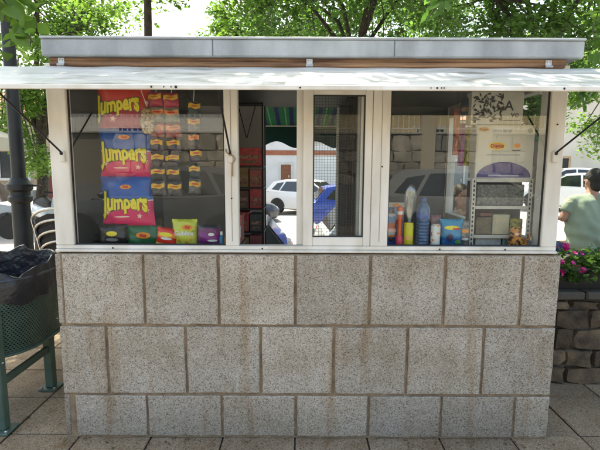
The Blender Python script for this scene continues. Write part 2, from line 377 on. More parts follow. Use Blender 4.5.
def pane(x0, x1, z0, z1, y, parent=K, name='glass_pane', m=GLASS):
    g = 0.007
    fr = MB()
    for (a, b, c, d) in ((x0, x0 + g, z0, z1), (x1 - g, x1, z0, z1), (x0 + g, x1 - g, z0, z0 + g), (x0 + g, x1 - g, z1 - g, z1)):
        fr.box(a, b, y - .004, y + .004, c, d)
    fr.build('gasket', GASKET, parent)
    return MB().add([(x0 + g, y, z0 + g), (x1 - g, y, z0 + g), (x1 - g, y, z1 - g), (x0 + g, y, z1 - g)], [(0, 1, 2, 3)]).build(name, m, parent)
pane(-1.206, -.395, Z0 + .035, Z1 - .09, .052)
pane(.468, 1.293, Z0 + .035, Z1 - .09, .052)
# little screws and the rust marks on the frames
for x, z in ((-1.0, 1.062), (-.2, 1.062), (.75, 1.062), (1.1, 1.062), (.43, 1.5), (-.36, 1.33), (1.33, 1.72)):
    MB().ball((x, F0 - .002, z + .014), .0045, n=8).build('frame_screw', DARKSTEEL, K)
# sliding leaves of the middle window
sx0, sx1 = -.018, .378
leafw = link('sliding_window', None, K)
for (a, b, c, d) in ((sx0 + .034, sx0 + .086, Z0 + .0355, Z1 - .092), (sx1 - .04, sx1 - .002, Z0 + .0355, Z1 - .092)):
    MB().box(a, b, .034, .058, c, d, b=.003).build('stile', WHITE_ALU, leafw)
MB().box(sx0 + .0865, sx1 - .0405, .035, .057, Z0 + .036, Z0 + .083, b=.003).build('rail', WHITE_ALU, leafw)
MB().box(sx0 + .0865, sx1 - .0405, .035, .057, Z1 - .15, Z1 - .094, b=.003).build('rail', WHITE_ALU, leafw)
pane(sx0 + .086, sx1 - .04, Z0 + .083, Z1 - .15, .046, leafw, m=glass('clean_glass', refl=.3))
leaf2 = link('sliding_window', None, K)
for (a, b) in ((sx0, sx0 + .048), (.32, .362)):
    MB().box(a, b, .061, .082, Z0 + .0355, Z1 - .092, b=.003).build('stile', WHITE_ALU, leaf2)
MB().box(sx0 + .0485, .3195, .062, .081, Z0 + .036, Z0 + .075, b=.003).build('rail', WHITE_ALU, leaf2)
scr = MB(); x = sx0 + .09
while x < sx1 - .045:
    scr.box(x, x + .0016, .0885, .0901, Z0 + .07, Z1 - .1); x += .0150
z = Z0 + .075
while z < Z1 - .1:
    scr.box(sx0 + .086, sx1 - .042, .0903, .0917, z, z + .0016); z += .0150
so_ = scr.build('insect_screen', DARKSTEEL, K); so_['kind'] = 'stuff'
MB().tube([(.318, .10, Z0 + .06), (.318, .10, Z1 - .1)], .016, 12).build('screen_roller', mat('grey_plastic', (.30, .29, .27), rough=.5), K, True)
# walls: left solid with panel joints, rear with the service opening, right side glazed
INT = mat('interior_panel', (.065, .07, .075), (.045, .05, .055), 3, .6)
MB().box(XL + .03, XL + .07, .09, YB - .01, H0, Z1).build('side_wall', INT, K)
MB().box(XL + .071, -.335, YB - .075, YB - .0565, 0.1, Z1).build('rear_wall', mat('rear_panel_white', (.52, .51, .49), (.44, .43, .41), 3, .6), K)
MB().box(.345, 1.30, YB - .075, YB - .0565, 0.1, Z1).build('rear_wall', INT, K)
for (a, b) in ((-.335, -.315), (.325, .345)):
    MB().box(a + .0005, b - .0005, YB - .076, YB - .005, .676, Z1, b=.003).build('rear_jamb', WHITE_ALU, K)
for (y0, y1) in ((.0855, .16), (1.70, YB - .005)):
    MB().box(1.304, 1.373, y0, y1, H0 + .002, Z1, b=.003).build('side_jamb', WHITE_ALU, K)
MB().box(1.305, 1.372, .1605, 1.6995, H0 + .002, H0 + .05, b=.003).build('side_rail', WHITE_ALU, K)
MB().box(1.305, 1.372, .1605, 1.6995, Z1 - .1, Z1, b=.003).build('side_rail', WHITE_ALU, K)
MB().add([(1.34, .16, H0 + .05), (1.34, 1.70, H0 + .05), (1.34, 1.70, Z1 - .1), (1.34, .16, Z1 - .1)], [(0, 1, 2, 3)]).build('glass_pane', GLASS, K)
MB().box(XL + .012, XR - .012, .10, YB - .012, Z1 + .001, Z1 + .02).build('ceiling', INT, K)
# service counter inside
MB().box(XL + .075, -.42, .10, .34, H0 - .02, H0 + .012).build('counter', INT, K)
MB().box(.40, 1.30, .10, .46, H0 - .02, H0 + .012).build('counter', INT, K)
# roof slab, wood fillet, hinges
rb = MB(); N_ = 44
RX0, RX1 = -1.272, 1.392
MB().box(RX0, RX1, -.05, YB + .06, 2.047, 2.128, b=.006).build('roof_slab', CONCRETE, K)
MB().box(RX0 - .004, RX1 + .004, -.056, YB + .066, 2.1285, 2.140, b=.004).build('roof_sheet', mat('zinc_sheet', (.50, .52, .53), (.34, .36, .37), 6, .5, metal=.3), K)
MB().box(RX0 + .02, RX1 - .07, -.016, .095, 2.031, 2.0465, b=.002).build('wood_fillet', WOOD, K)
MB().box(RX0 + .02, RX1 - .07, -.018, .02, 2.006, 2.0305, b=.003).build('wood_fillet', WOOD, K)
for x in (-.43, .46): MB().box(x - .0025, x + .0025, -.0512, -.049, 2.05, 2.126).build('panel_joint', mat('joint_grey', (.14, .145, .15)), K)
# the raised shutter flap: sheet metal with folded lip, hinged along the wood
flap = link('shutter_flap', None, K)
hy, hz = -.030, 2.000; ty, tz = -.415, 1.852
FLX0, FLX1 = -1.62, 1.72
m = MB(); nx, ny = 80, 8
def flapz(x, t):
    return hz + (tz - hz) * t + .0025 * math.sin(x * 7 + 1) * t + .0018 * math.sin(x * 19 + 4 * t) - .004 * math.sin(math.pi * t)
vs = [(FLX0 + (FLX1 - FLX0) * i / nx, hy + (ty - hy) * j / ny, flapz(FLX0 + (FLX1 - FLX0) * i / nx, j / ny)) for j in range(ny + 1) for i in range(nx + 1)]
k2 = len(vs); vs += [(x, y, z - .012) for x, y, z in vs]
fs = []
for j in range(ny):
    for i in range(nx):
        a = j * (nx + 1) + i; fs += [(a, a + nx + 1, a + nx + 2, a + 1), (a + k2, a + k2 + 1, a + k2 + nx + 2, a + k2 + nx + 1)]
for i in range(nx):
    fs.append((i, i + 1, i + 1 + k2, i + k2)); a = ny * (nx + 1) + i; fs.append((a, a + k2, a + k2 + 1, a + 1))
for j in range(ny):
    a = j * (nx + 1); fs.append((a, a + k2, a + k2 + nx + 1, a + nx + 1)); a += nx; fs.append((a, a + nx + 1, a + k2 + nx + 1, a + k2))
m.add(vs, fs)
def flap_material():
    mm, nt, b = nodes_of('shutter_paint'); N = nt.nodes.new; L = nt.links.new
    geo = N('ShaderNodeNewGeometry'); P = geo.outputs['Position']
    mp = N('ShaderNodeMapping'); mp.inputs['Scale'].default_value = (2.2, 9, 9); L(P, mp.inputs['Vector'])
    n = N('ShaderNodeTexNoise'); n.inputs['Scale'].default_value = 1.6; n.inputs['Detail'].default_value = 7; n.inputs['Roughness'].default_value = .62; n.inputs['Distortion'].default_value = .6; L(mp.outputs[0], n.inputs['Vector'])
    r = N('ShaderNodeValToRGB'); e = r.color_ramp.elements; e[0].position = .30; e[0].color = (.22, .215, .185, 1); e[1].position = .58; e[1].color = (.66, .67, .65, 1)
    x = e.new(.43); x.color = (.52, .53, .49, 1)
    L(n.outputs['Fac'], r.inputs['Fac']); L(r.outputs[0], b.inputs['Base Color'])
    n2 = N('ShaderNodeTexNoise'); n2.inputs['Scale'].default_value = 5; n2.inputs['Detail'].default_value = 3; L(P, n2.inputs['Vector'])
    mr = N('ShaderNodeMapRange'); mr.inputs['To Min'].default_value = .18; mr.inputs['To Max'].default_value = .5; L(n2.outputs['Fac'], mr.inputs['Value']); L(mr.outputs[0], b.inputs['Roughness'])
    bp = N('ShaderNodeBump'); bp.inputs['Strength'].default_value = .25; bp.inputs['Distance'].default_value = .02; L(n2.outputs['Fac'], bp.inputs['Height']); L(bp.outputs[0], b.inputs['Normal'])
    b.inputs['Specular IOR Level'].default_value = .6
    return mm
m.build('flap_sheet', flap_material(), flap, True)
MB().box(FLX0, FLX1, ty - .006, ty + .008, tz - .022, tz - .0015, b=.003).build('flap_lip', WHITE_ALU, flap)
for x in (-.62, -.565, -.54, -.52, -.0, .545, .565, .585, .6, 1.1):
    MB().ball((x + random.uniform(-.004, .004), ty - .007, tz - .012), random.choice((.003, .0045, .006)), n=8).build('lip_screw', DARKSTEEL, flap)
for x in (-1.19, .045, 1.235):
    h = MB().box(x - .016, x + .016, -.0215, -.0185, 2.012, 2.044, b=.002)
    h.tube([(x - .018, -.027, 2.010), (x + .018, -.027, 2.010)], .006, 8)
    for dx in (-.007, .007): h.ball((x + dx, -.022, 2.034), .0035, n=8)
    h.build('hinge', STEEL, flap)
for (x0, x1, z) in ((-1.235, -1.285, 1.575), (-.362, -.347, 1.575), (1.325, 1.40, 1.585)):
    s_ = MB().tube([(x0, .022, z), (x1, ty + .02, tz - .02)], .0048, 8); s_.build('strut', DARKSTEEL, K, True)
    MB().box(x0 - .014, x0 + .014, .012, .0295, z - .045, z + .012, b=.004).build('strut_bracket', WHITE_ALU, K)
    MB().ball((x0, .010, z), .009, n=8).build('strut_pivot', DARKSTEEL, K)
MB().tube([(-.385, .02, 1.60), (-.38, .0, 1.585), (-.365, -.004, 1.572), (-.345, .0, 1.566), (-.335, .012, 1.55), (-.35, .016, 1.53), (-.352, .018, 1.46)], .0035, 6).build('tie_cord', mat('tan_cord', (.35, .24, .12)), K, True)
# rear awning over the service opening
AW = link('rear_awning', None, K)
cols = [mat('awning_green', (.01, .19, .085), rough=.85), mat('awning_blue', (.012, .02, .16), rough=.85), mat('awning_mint', (.16, .42, .27), rough=.85)]
xs = [-.75]; pat = (0, 2, 0, 1, 0, 2, 0, 1); wd = (.055, .012, .03, .04, .03, .012, .055, .04); q = 0
aw = MB(); x = -.75
while x < .8:
    w_ = wd[q % 8]; aw.add([(x, YB + .01, 2.045), (x + w_, YB + .01, 2.045), (x + w_, YB + .75, 1.93), (x, YB + .75, 1.93)], [(0, 1, 2, 3)], pat[q % 8]); x += w_; q += 1
aw.build('canopy', cols, AW)
va = MB(); nn = 60; xs = [-.75 + 1.55 * i / nn for i in range(nn + 1)]
vv = [(x, YB + .752, 1.93) for x in xs] + [(x, YB + .756, 1.735 - .035 * math.sin(x * 2 * math.pi / .42 + 2.2)) for x in xs]
va.add(vv, [(i, i + 1, i + nn + 2, i + nn + 1) for i in range(nn)]).build('valance', mat('awning_dark', (.006, .05, .045), rough=.9), AW)
MB().tube([(-.75, YB + .745, 1.935), (.8, YB + .745, 1.935)], .012, 8).build('front_bar', WHITE_ALU, AW)

# ------------------------------------------------------------------ goods in the left window
def bag_surface(w, h, d, seed, crimp=.012):
    ph = [random.Random(seed).uniform(0, 6.28) for _ in range(6)]
    def f(x, z):
        u = min(1, abs(2 * x / w)); v = min(1, abs(2 * z / h))
        t = max(0, 1 - u ** 3.2) * max(0, 1 - v ** 2.6)
        wr = .20 * math.sin(x / w * 17 + ph[0] + 3 * z / h) * (v ** 2) + .13 * math.sin(z / h * 11 + ph[1] + x / w * 5) * (u ** 2) + .09 * math.sin(x / w * 7 + z / h * 9 + ph[2])
        return -d / 2 * max(0.02, t ** .55 + wr * min(1, t * 3))
    return f
def bag(name, label, cat, x, z0, y, w, h, d, m, seed, group=None, rot=(0, 0, 0), taper=0.0):
    """pillow bag standing on z0; object origin at the middle of the bag"""
    f = bag_surface(w, h, d, seed); nx, nz = 18, 20; B = MB(); vs = []
    for side in (1, -1):
        for j in range(nz + 1):
            for i in range(nx + 1):
                X = (i / nx - .5) * w; Z = (j / nz - .5) * h
                pinch = 1 - .06 * max(0, 1 - (2 * Z / h) ** 2) * 1.0 - taper * (Z / h + .5)
                zig = (.0025 if i % 2 else -.0015) if j in (0, nz) else 0
                Y = f(X, Z) if side == 1 else -f(X, Z) * .9
                vs.append((X * pinch, Y, Z + zig))
    K_ = (nx + 1) * (nz + 1); fs = []
    for j in range(nz):
        for i in range(nx):
            a = j * (nx + 1) + i; fs += [(a, a + 1, a + nx + 2, a + nx + 1), (a + K_, a + K_ + nx + 1, a + K_ + nx + 2, a + K_ + 1)]
    for i in range(nx):
        a = nz * (nx + 1) + i; fs += [(i, i + K_, i + 1 + K_, i + 1), (a, a + 1, a + 1 + K_, a + K_)]
    for j in range(nz):
        a = j * (nx + 1); fs.append((a, a + nx + 1, a + nx + 1 + K_, a + K_)); a += nx; fs.append((a, a + K_, a + K_ + nx + 1, a + nx + 1))
    B.add(vs, fs)
    root = thing(name, label, cat, (x, y, z0 + h / 2), rot, group)
    o = B.build('film', m, root, True); return root, f
def plain(name, c, rough=.35): return mat(name, c, tuple(q * .93 for q in c), 8, rough)
YEL = plain('print_yellow', (.80, .66, .03)); DKG = plain('print_dark_green', (.03, .11, .02)); PINK = plain('print_pale_pink', (.85, .52, .45))
ORANGE = plain('print_orange', (.80, .27, .02)); RED = plain('print_red', (.55, .02, .02)); WHT = plain('print_white', (.75, .75, .72)); BLK = plain('print_black', (.02, .02, .02))
def stick(f, dx, dz, off=.0022):
    """lay flat print on a bag's bulging front"""
    return lambda x, y, z: (x, f(x + dx, z + dz) - off + y, z)
def star(parent, f, x, z, r, m, name='star'):
    B = MB(); n = 10; off = .0026
    pts = [(x + (r if i % 2 == 0 else r * .45) * math.sin(i * math.pi / 5 + .2), z + (r if i % 2 == 0 else r * .45) * math.cos(i * math.pi / 5 + .2)) for i in range(n)]
    vs = [(px, f(px, pz) - off, pz) for px, pz in pts] + [(x, f(x, z) - off, z)]
    B.add(vs, [(i, (i + 1) % n, n) for i in range(n)]); B.build(name, m, parent)
def oval(parent, f, x, z, rx, rz, m, off=.003, name='logo_oval'):
    B = MB(); n = 20
    pts = [(x + rx * math.cos(i * 2 * math.pi / n), z + rz * math.sin(i * 2 * math.pi / n)) for i in range(n)]
    B.add([(a, f(a, b) - off, b) for a, b in pts] + [(x, f(x, z) - off, z)], [(i, (i + 1) % n, n) for i in range(n)]); return B.build(name, m, parent)
def jumpers(root, f, x, z, s, tilt=.0, logo=True):
    def w(off):
        def g(a, y, b):
            b = b * (1.22 + .62 * (a / (s * 1.5)) ** 2) + .0035 * math.sin(a * 160) + tilt * a
            return a, f(a + x, b + z) - off + y, b
        return g
    lettering('Jumpers', s, DKG, root, (x, 0, z), bold=s * .075, warp=w(.0030), sx=.86, name='lettering_outline')
    lettering('Jumpers', s, YEL, root, (x, 0, z), bold=s * .042, warp=w(.0048), sx=.86)
    if logo:
        oval(root, f, x + .004, z + .088, .031, .0125, ORANGE, .0032); lettering('Risi', .021, RED, root, (x + .004, 0, z + .088), bold=.0006, warp=stick(f, x + .004, z + .088, .005))
BLUE = (.006, .085, .38); MAG = (.62, .010, .11); PW = (.75, .55, .62)
m_bm = bands('bag_print_blue_magenta', [(-.15, MAG), (.016, PW), (.023, BLUE), (.15, BLUE)], wave=.018, wscale=9)
m_rd = bands('bag_print_red', [(-.13, (.36, .006, .03)), (-.022, (.55, .015, .10)), (-.012, (.60, .03, .02)), (.13, (.60, .03, .02))], wave=.02, wscale=10)
for i, (zz, hh, mm, lab) in enumerate(((1.174, .278, m_bm, 'blue and magenta snack bag with yellow lettering, lower of the two stacked alike'),
                                       (1.452, .262, m_bm, 'blue and magenta snack bag with yellow lettering under the red bag'),
                                       (1.714, .25, m_rd, 'red snack bag with jagged yellow lettering at the top of the stack'))):
    root, f = bag('snack_bag', lab, 'snack bag', -.955 - .003 * (2 - i), zz, .175, .300, hh, .07, mm, 20 + i, 'large snack bags stacked in the left window')
    if i < 2:
        jumpers(root, f, -.004, -.004, .086)
        for sx_, sz_, sr in ((-.108, -.058, .018), (.070, -.078, .017), (.112, -.045, .016)): star(root, f, sx_, sz_, sr, PINK)
        oval(root, f, -.025, -.082, .042, .0045, PINK, .003, 'print_line')
    else:
        jumpers(root, f, -.026, .0, .082, .12, logo=False)
        star(root, f, -.055, -.075, .019, PINK)
        lettering('Maxi', .03, YEL, root, (.105, 0, .098), warp=stick(f, .105, .098), bold=.001)
gm = mat('bag_green', (.02, .15, .06), (.015, .11, .045), 10, .35)
root, f = bag('snack_bag', 'dark green snack bag with red oval logo under the stacked bags', 'snack bag', -.875, 1.064, .17, .20, .115, .05, gm, 31)
oval(root, f, .0, .005, .042, .018, ORANGE); lettering('Risi', .026, RED, root, (0, 0, .005), warp=stick(f, 0, .005, .005), bold=.001)
root, f = bag('snack_bag', 'black snack bag with small yellow logo in the bottom left window corner', 'snack bag', -1.05, 1.064, .155, .17, .125, .06, mat('bag_black', (.018, .02, .02), rough=.3), 32)
oval(root, f, .008, .012, .030, .014, YEL); oval(root, f, .008, -.022, .034, .010, mat('print_grey', (.3, .3, .3)), name='print_smudge')
root, f = bag('snack_bag', 'small red and orange snack bag leaning left beside the yellow bag', 'snack bag', -.738, 1.066, .135, .118, .105, .05,
              bands('bag_print_red_yellow', [(-.06, (.72, .58, .12)), (-.022, (.62, .03, .02)), (.012, (.80, .25, .05)), (.035, (.65, .03, .02)), (.06, (.65, .03, .02))], wave=.02, wscale=14), 33, rot=(0, R(9), R(6)))
oval(root, f, -.005, .018, .036, .012, YEL); oval(root, f, 0, -.004, .03, .007, WHT, name='print_smudge')
root, f = bag('snack_bag', 'yellow green snack bag with red logo, tallest of the front row', 'snack bag', -.642, 1.066, .15, .142, .152, .055,
              bands('bag_print_yellow_green', [(-.08, (.50, .55, .10)), (-.03, (.55, .58, .06)), (.08, (.62, .66, .06))], wave=.02, wscale=9, blot=(28, .62, (.30, .40, .05))), 34)
oval(root, f, .02, .034, .031, .015, ORANGE); lettering('Risi', .02, RED, root, (.02, 0, .034), warp=stick(f, .02, .034, .005), bold=.001)
lettering('Gublins', .034, WHT, root, (0, 0, .0), warp=stick(f, 0, 0, .004), bold=.001)
for sx_, sz_ in ((-.03, -.042), (.012, -.05), (.04, -.035)): star(root, f, sx_, sz_, .012, ORANGE)
root, f = bag('snack_bag', 'purple snack bag with white marks near the mullion', 'snack bag', -.503, 1.066, .14, .135, .12, .055,
              bands('bag_print_purple', [(-.06, (.10, .012, .11)), (-.01, (.20, .02, .20)), (.035, (.16, .03, .12)), (.06, (.05, .06, .07))], wave=.03, wscale=12), 35)
oval(root, f, .015, .012, .018, .009, WHT, name='print_smudge'); oval(root, f, .02, -.022, .026, .006, WHT, name='print_smudge'); oval(root, f, .01, -.045, .022, .005, PINK, name='print_smudge')
# two little blister toys at the end of the row
for i, (x, c, lab) in enumerate(((-.432, (.02, .18, .36), 'tiny blue plastic bottle at the end of the snack row'), (-.404, (.80, .32, .03), 'tiny orange plastic bottle against the left mullion'))):
    r_ = thing('toy_bottle', lab, 'bottle', (x, .118, 1.066))
    MB().lathe([(.012, 0), (.013, .01), (.013, .05), (.009, .062), (.006, .07)], n=12).build('body', plain('toy_col%d' % i, c), r_, True)
    MB().lathe([(.008, .07), (.008, .085), (.004, .09)], n=12).build('cap', WHT if i == 0 else plain('toy_pink', (.7, .05, .12)), r_, True)
# hanging strips of small packs
def hang_strip(x, y, ztop, n, ph, w, labels, lab, dark):
    r_ = thing('snack_strip', lab, 'snack strip', (x, y, ztop), group='strips of small snack packs hanging in the left window')
    MB().tube([(0, 0, .12), (.004, .0, .05), (0, 0, -.005)], .0016, 6).build('string', WHT, r_)
    for k in range(n):
        zc = -ph * (k + .5); c = dark[k % len(dark)]
        f = bag_surface(w, ph * .97, .03, 50 + k)
        B = MB(); nx, nz = 8, 8; vs = []
        for sd in (1, -1):
            for j in range(nz + 1):
                for i in range(nx + 1):
                    X = (i / nx - .5) * w; Z = (j / nz - .5) * ph * .97; vs.append((X, f(X, Z) * sd, Z))
        kk = 81; fs = []
        for j in range(nz):
            for i in range(nx):
                a = j * 9 + i; fs += [(a, a + 1, a + 10, a + 9), (a + kk, a + kk + 9, a + kk + 10, a + kk + 1)]
        for i in range(8): fs += [(i, i + kk, i + 1 + kk, i + 1), (72 + i, 73 + i, 73 + i + kk, 72 + i + kk), (i * 9, i * 9 + 9, i * 9 + 9 + kk, i * 9 + kk), (i * 9 + 8, i * 9 + 8 + kk, i * 9 + 17 + kk, i * 9 + 17)]
        B.add(vs, fs); po = B.build('snack_pack', mat('pack_' + c[0], c[1], c[2], 55, .3), r_, True, (random.uniform(-.006, .006), random.uniform(-.004, .004), zc), (0, random.uniform(-.10, .10), random.uniform(-.25, .25)))
        # torn label flag across the pack's head
        L_ = MB(); e = .010
        g = lambda q, zz: f(q, zz) - .002
        a0, a1 = -w * .47, w * .47; zt = ph * .30; zb = zt - ph * .30
        vsl = [(a0 + (a1 - a0) * i / 6, g(a0 + (a1 - a0) * i / 6, zq) - .0015, zq + .004 * math.sin(i * 1.3 + k)) for zq in (zb, (zb + zt) / 2, zt) for i in range(7)]
        L_.add(vsl, [(r * 7 + i, r * 7 + i + 1, r * 7 + i + 8, r * 7 + i + 7) for r in (0, 1) for i in range(6)])
        L_.build('label', labels[k % len(labels)], po)
        oval(po, f, .002, (zb + zt) / 2, w * .27, ph * .055, RED if k % 2 else mat('print_amber', (.55, .14, .01)), .0062, 'logo_oval')
GOLD = plain('label_gold', (.72, .40, .02)); SALM = plain('label_salmon', (.80, .30, .12))
cols1 = [('red', (.50, .02, .05), (.30, .01, .06)), ('mix', (.34, .30, .22), (.13, .16, .12)), ('crimson', (.42, .02, .04), (.2, .15, .14)), ('violet', (.06, .045, .10), (.02, .02, .03)), ('ink', (.03, .03, .06), (.012, .012, .02)), ('soot', (.025, .025, .03), (.012, .012, .015)), ('ash', (.10, .10, .10), (.03, .03, .03))]
hang_strip(-.772, .135, 1.905, 7, .079, .078, [GOLD, SALM, SALM, GOLD, GOLD, GOLD, GOLD], 'string of small snack packs beside the large bags, leftmost of three', cols1)
hang_strip(-.690, .135, 1.902, 7, .079, .080, [GOLD, SALM, SALM, GOLD, GOLD, GOLD, GOLD], 'string of red and dark snack packs, middle of the three hanging strings', cols1)
cols2 = [('net', (.02, .05, .055), (.01, .02, .025)), ('dim', (.16, .15, .15), (.05, .06, .06)), ('ink', 0, 0), ('violet', 0, 0)]
hang_strip(-.572, .135, 1.86, 6, .083, .066, [GOLD, GOLD, SALM, GOLD, GOLD, GOLD], 'string of dark snack packs with gold labels, rightmost of three', cols2)
hn = thing('toy_net', 'dark teal net bag of toys hanging behind the snack strings', 'net bag', (-.635, .24, 1.36))
MB().lathe([(.02, 0), (.06, .05), (.068, .2), (.07, .36), (.05, .48), (.015, .54)], n=14, sy=.6).build('net', mat('net_teal', (.012, .035, .035), (.005, .012, .012), 60, .6, bump=.8, bscale=120), hn, True)
MB().tube([(0, 0, .53), (0, 0, .68)], .003, 6).build('string', BLK, hn)
pc = thing('popcorn_bag', 'clear bag of popcorn hanging on a white string over the red bag', 'snack bag', (-.815, .11, 1.755))
B = MB()
for k in range(150):
    a = random.uniform(0, 6.28); zz = random.uniform(-.07, .055); rr = .034 * math.sqrt(max(0, 1 - (zz / .078) ** 2)) * math.sqrt(random.random())
    B.ball((rr * math.cos(a), rr * .7 * math.sin(a), zz), random.uniform(.006, .010), n=6)
B.build('popcorn', mat('popcorn', (.62, .46, .22), (.35, .22, .08), 80, .6), pc)
MB().lathe([(.003, -.082), (.030, -.072), (.041, -.03), (.038, .02), (.020, .060), (.006, .072), (.014, .09), (.018, .098)], n=14, sy=.75).build('film', glass('clear_film', (.93, .93, .93), 1.6, .08), pc, True)
MB().tube([(.0, 0, .07), (-.03, 0, .16), (-.05, .02, .24)], .0018, 6).build('string', WHT, pc)

# ------------------------------------------------------------------ magazine and box rack inside, seen through the open leaf
rk = thing('snack_rack', 'tall dark wire rack of red snack boxes inside the open window', 'rack', (-.385, 1.20, .1))
for (x, y) in ((-.105, -.12), (.105, -.12), (-.105, .12), (.105, .12)): MB().tube([(x, y, 0), (x, y, 1.88)], .006, 8).build('upright', DARKSTEEL, rk, True)
for i, z in enumerate((.72, .90, 1.08, 1.24, 1.40)):
    MB().box(-.11, .11, -.13, .13, z, z + .012).build('shelf', DARKSTEEL, rk)
MB().tube([(-.075, -.12, 1.86), (-.015, -.125, 1.62)], .004, 6).build('hanger_wire', DARKSTEEL, rk)
MB().tube([(.055, -.12, 1.86), (-.01, -.125, 1.62)], .004, 6).build('hanger_wire', DARKSTEEL, rk)
MB().tube([(-.105, -.12, 1.87), (.105, -.12, 1.87)], .006, 6).build('hanger_wire', DARKSTEEL, rk)
bc = [((.50, .06, .07), 'red'), ((.10, .11, .11), 'charcoal'), ((.34, .22, .10), 'ochre'), ((.45, .13, .12), 'rust red'), ((.16, .09, .07), 'brown'), ((.60, .08, .09), 'bright red')]
places = ['on the top shelf', 'on the second shelf', 'on the middle shelf', 'on the fourth shelf', 'on the lowest shelf']
for i, z in enumerate((1.512, 1.352, 1.192, 1.032, .852)[::1]):
    zz = (1.40, 1.24, 1.08, .90, .72)[i] + .113
    for k in range(2 if i != 0 else 1):
        c, cn = bc[(i * 2 + k) % 6] if i else bc[5]
        w_ = .20 if i == 0 else .096; x0 = -.385 - .10 + k * .103
        bx = thing('snack_box', '%s snack box %s of the rack inside%s' % (cn, places[i], '' if i == 0 else (', left one' if k == 0 else ', right one')), 'box', (x0 + w_ / 2, 1.16, zz), group='boxes on the inside rack')
        MB().box(-w_ / 2, w_ / 2, -.08, .08, 0, .135 + .015 * ((i + k) % 2), b=.003).build('carton', mat('carton_' + cn.replace(' ', '_'), c, tuple(q * .6 for q in c), 30, .5), bx)
        MB().box(-w_ * .4, w_ * .4, -.0822, -.0805, .055, .08).build('label', mat('carton_label', (.40, .30, .22), (.2, .05, .04), 60, .5), bx)
        MB().box(-w_ * .3, w_ * .35, -.0822, -.0805, .02, .04).build('label', mat('carton_label_dark', (.10, .04, .04), (.3, .2, .12), 50, .5), bx)
sbx = thing('napkin_box', 'pale red cardboard box on the counter end beside the left mullion', 'box', (-.365, .33, 1.065))
MB().box(-.045, .022, -.05, .08, 0, .15, b=.003).build('carton', mat('carton_pale_red', (.42, .12, .09), (.30, .07, .06), 20, .6), sbx)
MB().box(-.04, .018, -.053, -.0505, .03, .10).build('label', WHT, sbx)
MB().box(-.05, .027, -.055, .085, .1505, .162, b=.002).build('lid', mat('carton_pale_red', 0), sbx)
# counter bracket under that box is part of the kiosk
MB().box(-.42, -.335, .10, .42, H0 - .02, H0 + .0115).build('counter', INT, K)
# strip curtain behind the sliding leaf
ct = thing('strip_curtain', 'dark brown strip curtain hanging behind the right sliding leaf', 'curtain', (.30, .95, .5))
CUR = mat('curtain_brown', (.055, .042, .035), (.028, .02, .016), 12, .7)
for i in range(10):
    x = .03 + i * .023
    MB().add([(x, .004 * math.sin(i * 2), 0), (x + .019, .006 * math.cos(i * 3), 0), (x + .019, .006 * math.cos(i * 3), 1.52), (x, .004 * math.sin(i * 2), 1.52)], [(0, 1, 2, 3)]).build('strip', CUR, ct)
MB().box(0.02, .28, -.012, .012, 1.5, 1.52).build('header_rail', DARKSTEEL, ct)

# ------------------------------------------------------------------ goods in the right window
zc = 1.0655
def pack(name, lab, x, y, w, d, h, m, group=None, rz=0, topm=None):
    r_ = thing(name, lab, 'packet', (x, y, zc), (0, 0, rz), group)
    MB().box(-w / 2, w / 2, -d / 2, d / 2, 0, h, b=.004).build('packet_body', m, r_); return r_
r_ = pack('sweet_packet', 'blue and white sweet packet in the left corner of the right window', .512, .165, .048, .03, .19, bands('pk_blue', [(0, (.02, .07, .30)), (.07, (.55, .20, .05)), (.085, (.45, .5, .55)), (.11, (.55, .12, .05)), (.15, (.10, .25, .45)), (.19, (.6, .6, .6))], wave=.03, wscale=30))
MB().ball((0, -.016, .045), .014, .004, .014).build('sticker', BLK, r_); MB().box(-.02, .025, -.018, -.0155, .085, .105).build('label', PINK, r_)
r_ = thing('water_toy', 'red and pink bottle with slim orange neck beside the blue packet', 'bottle', (.552, .125, zc))
MB().lathe([(.018, 0), (.021, .008), (.021, .055), (.014, .07)], n=14).build('base', plain('hot_pink', (.72, .06, .12)), r_, True)
MB().lathe([(.013, .07), (.011, .16), (.016, .185), (.016, .225), (.006, .235)], n=14).build('neck', plain('coral', (.72, .12, .04)), r_, True)
MB().lathe([(.0165, .188), (.0168, .206)], n=14).build('cap_band', WHT, r_, True)
r_ = thing('card_header', 'white printed card lying across the tops of the packets', 'card', (.545, .20, 1.285))
MB().box(-.055, .055, -.004, .004, 0, .028, b=.002).build('card', mat('cream_card', (.62, .58, .48)), r_); MB().box(-.02, .015, -.006, -.0042, .006, .022).build('print', ORANGE, r_)
r_ = thing('juice_tube', 'yellow cylindrical tube with a coloured pattern beside the water bottle', 'tube', (.60, .112, zc))
MB().lathe([(.024, 0), (.026, .004), (.026, .13), (.024, .135)], n=18).build('tube_body', bands('tube_print', [(0, (.05, .16, .05)), (.03, (.55, .48, .02)), (.075, (.65, .38, .12)), (.09, (.60, .55, .03)), (.14, (.60, .55, .03))], wave=.04, wscale=40), r_, True)
MB().lathe([(.0245, .1355), (.0245, .143), (.01, .145)], n=18).build('lid', YEL, r_, True)
r_ = thing('plastic_scoop', 'clear plastic scoop standing upright behind the yellow tube', 'scoop', (.618, .175, zc))
B = MB()
for j in range(13):
    pass
B.lathe([(.006, 0.02), (.012, .15), (.026, .19), (.034, .26), (.032, .31), (.018, .345), (.004, .352)], n=16, sy=.35).build('blade', glass('clear_plastic', (.86, .88, .9), 3.0, .12), r_, True)
MB().tube([(0, 0, .0), (0, 0, .16)], .008, 8).build('handle', mat('pale_plastic', (.5, .52, .55)), r_, True)
r_ = thing('water_bottle', 'blue ribbed plastic water bottle in the right window', 'bottle', (.683, .135, zc))
prof = [(.030, 0), (.035, .006)]
for k in range(8): prof += [(.036, .012 + k * .018), (.0325, .018 + k * .018), (.036, .024 + k * .018)]
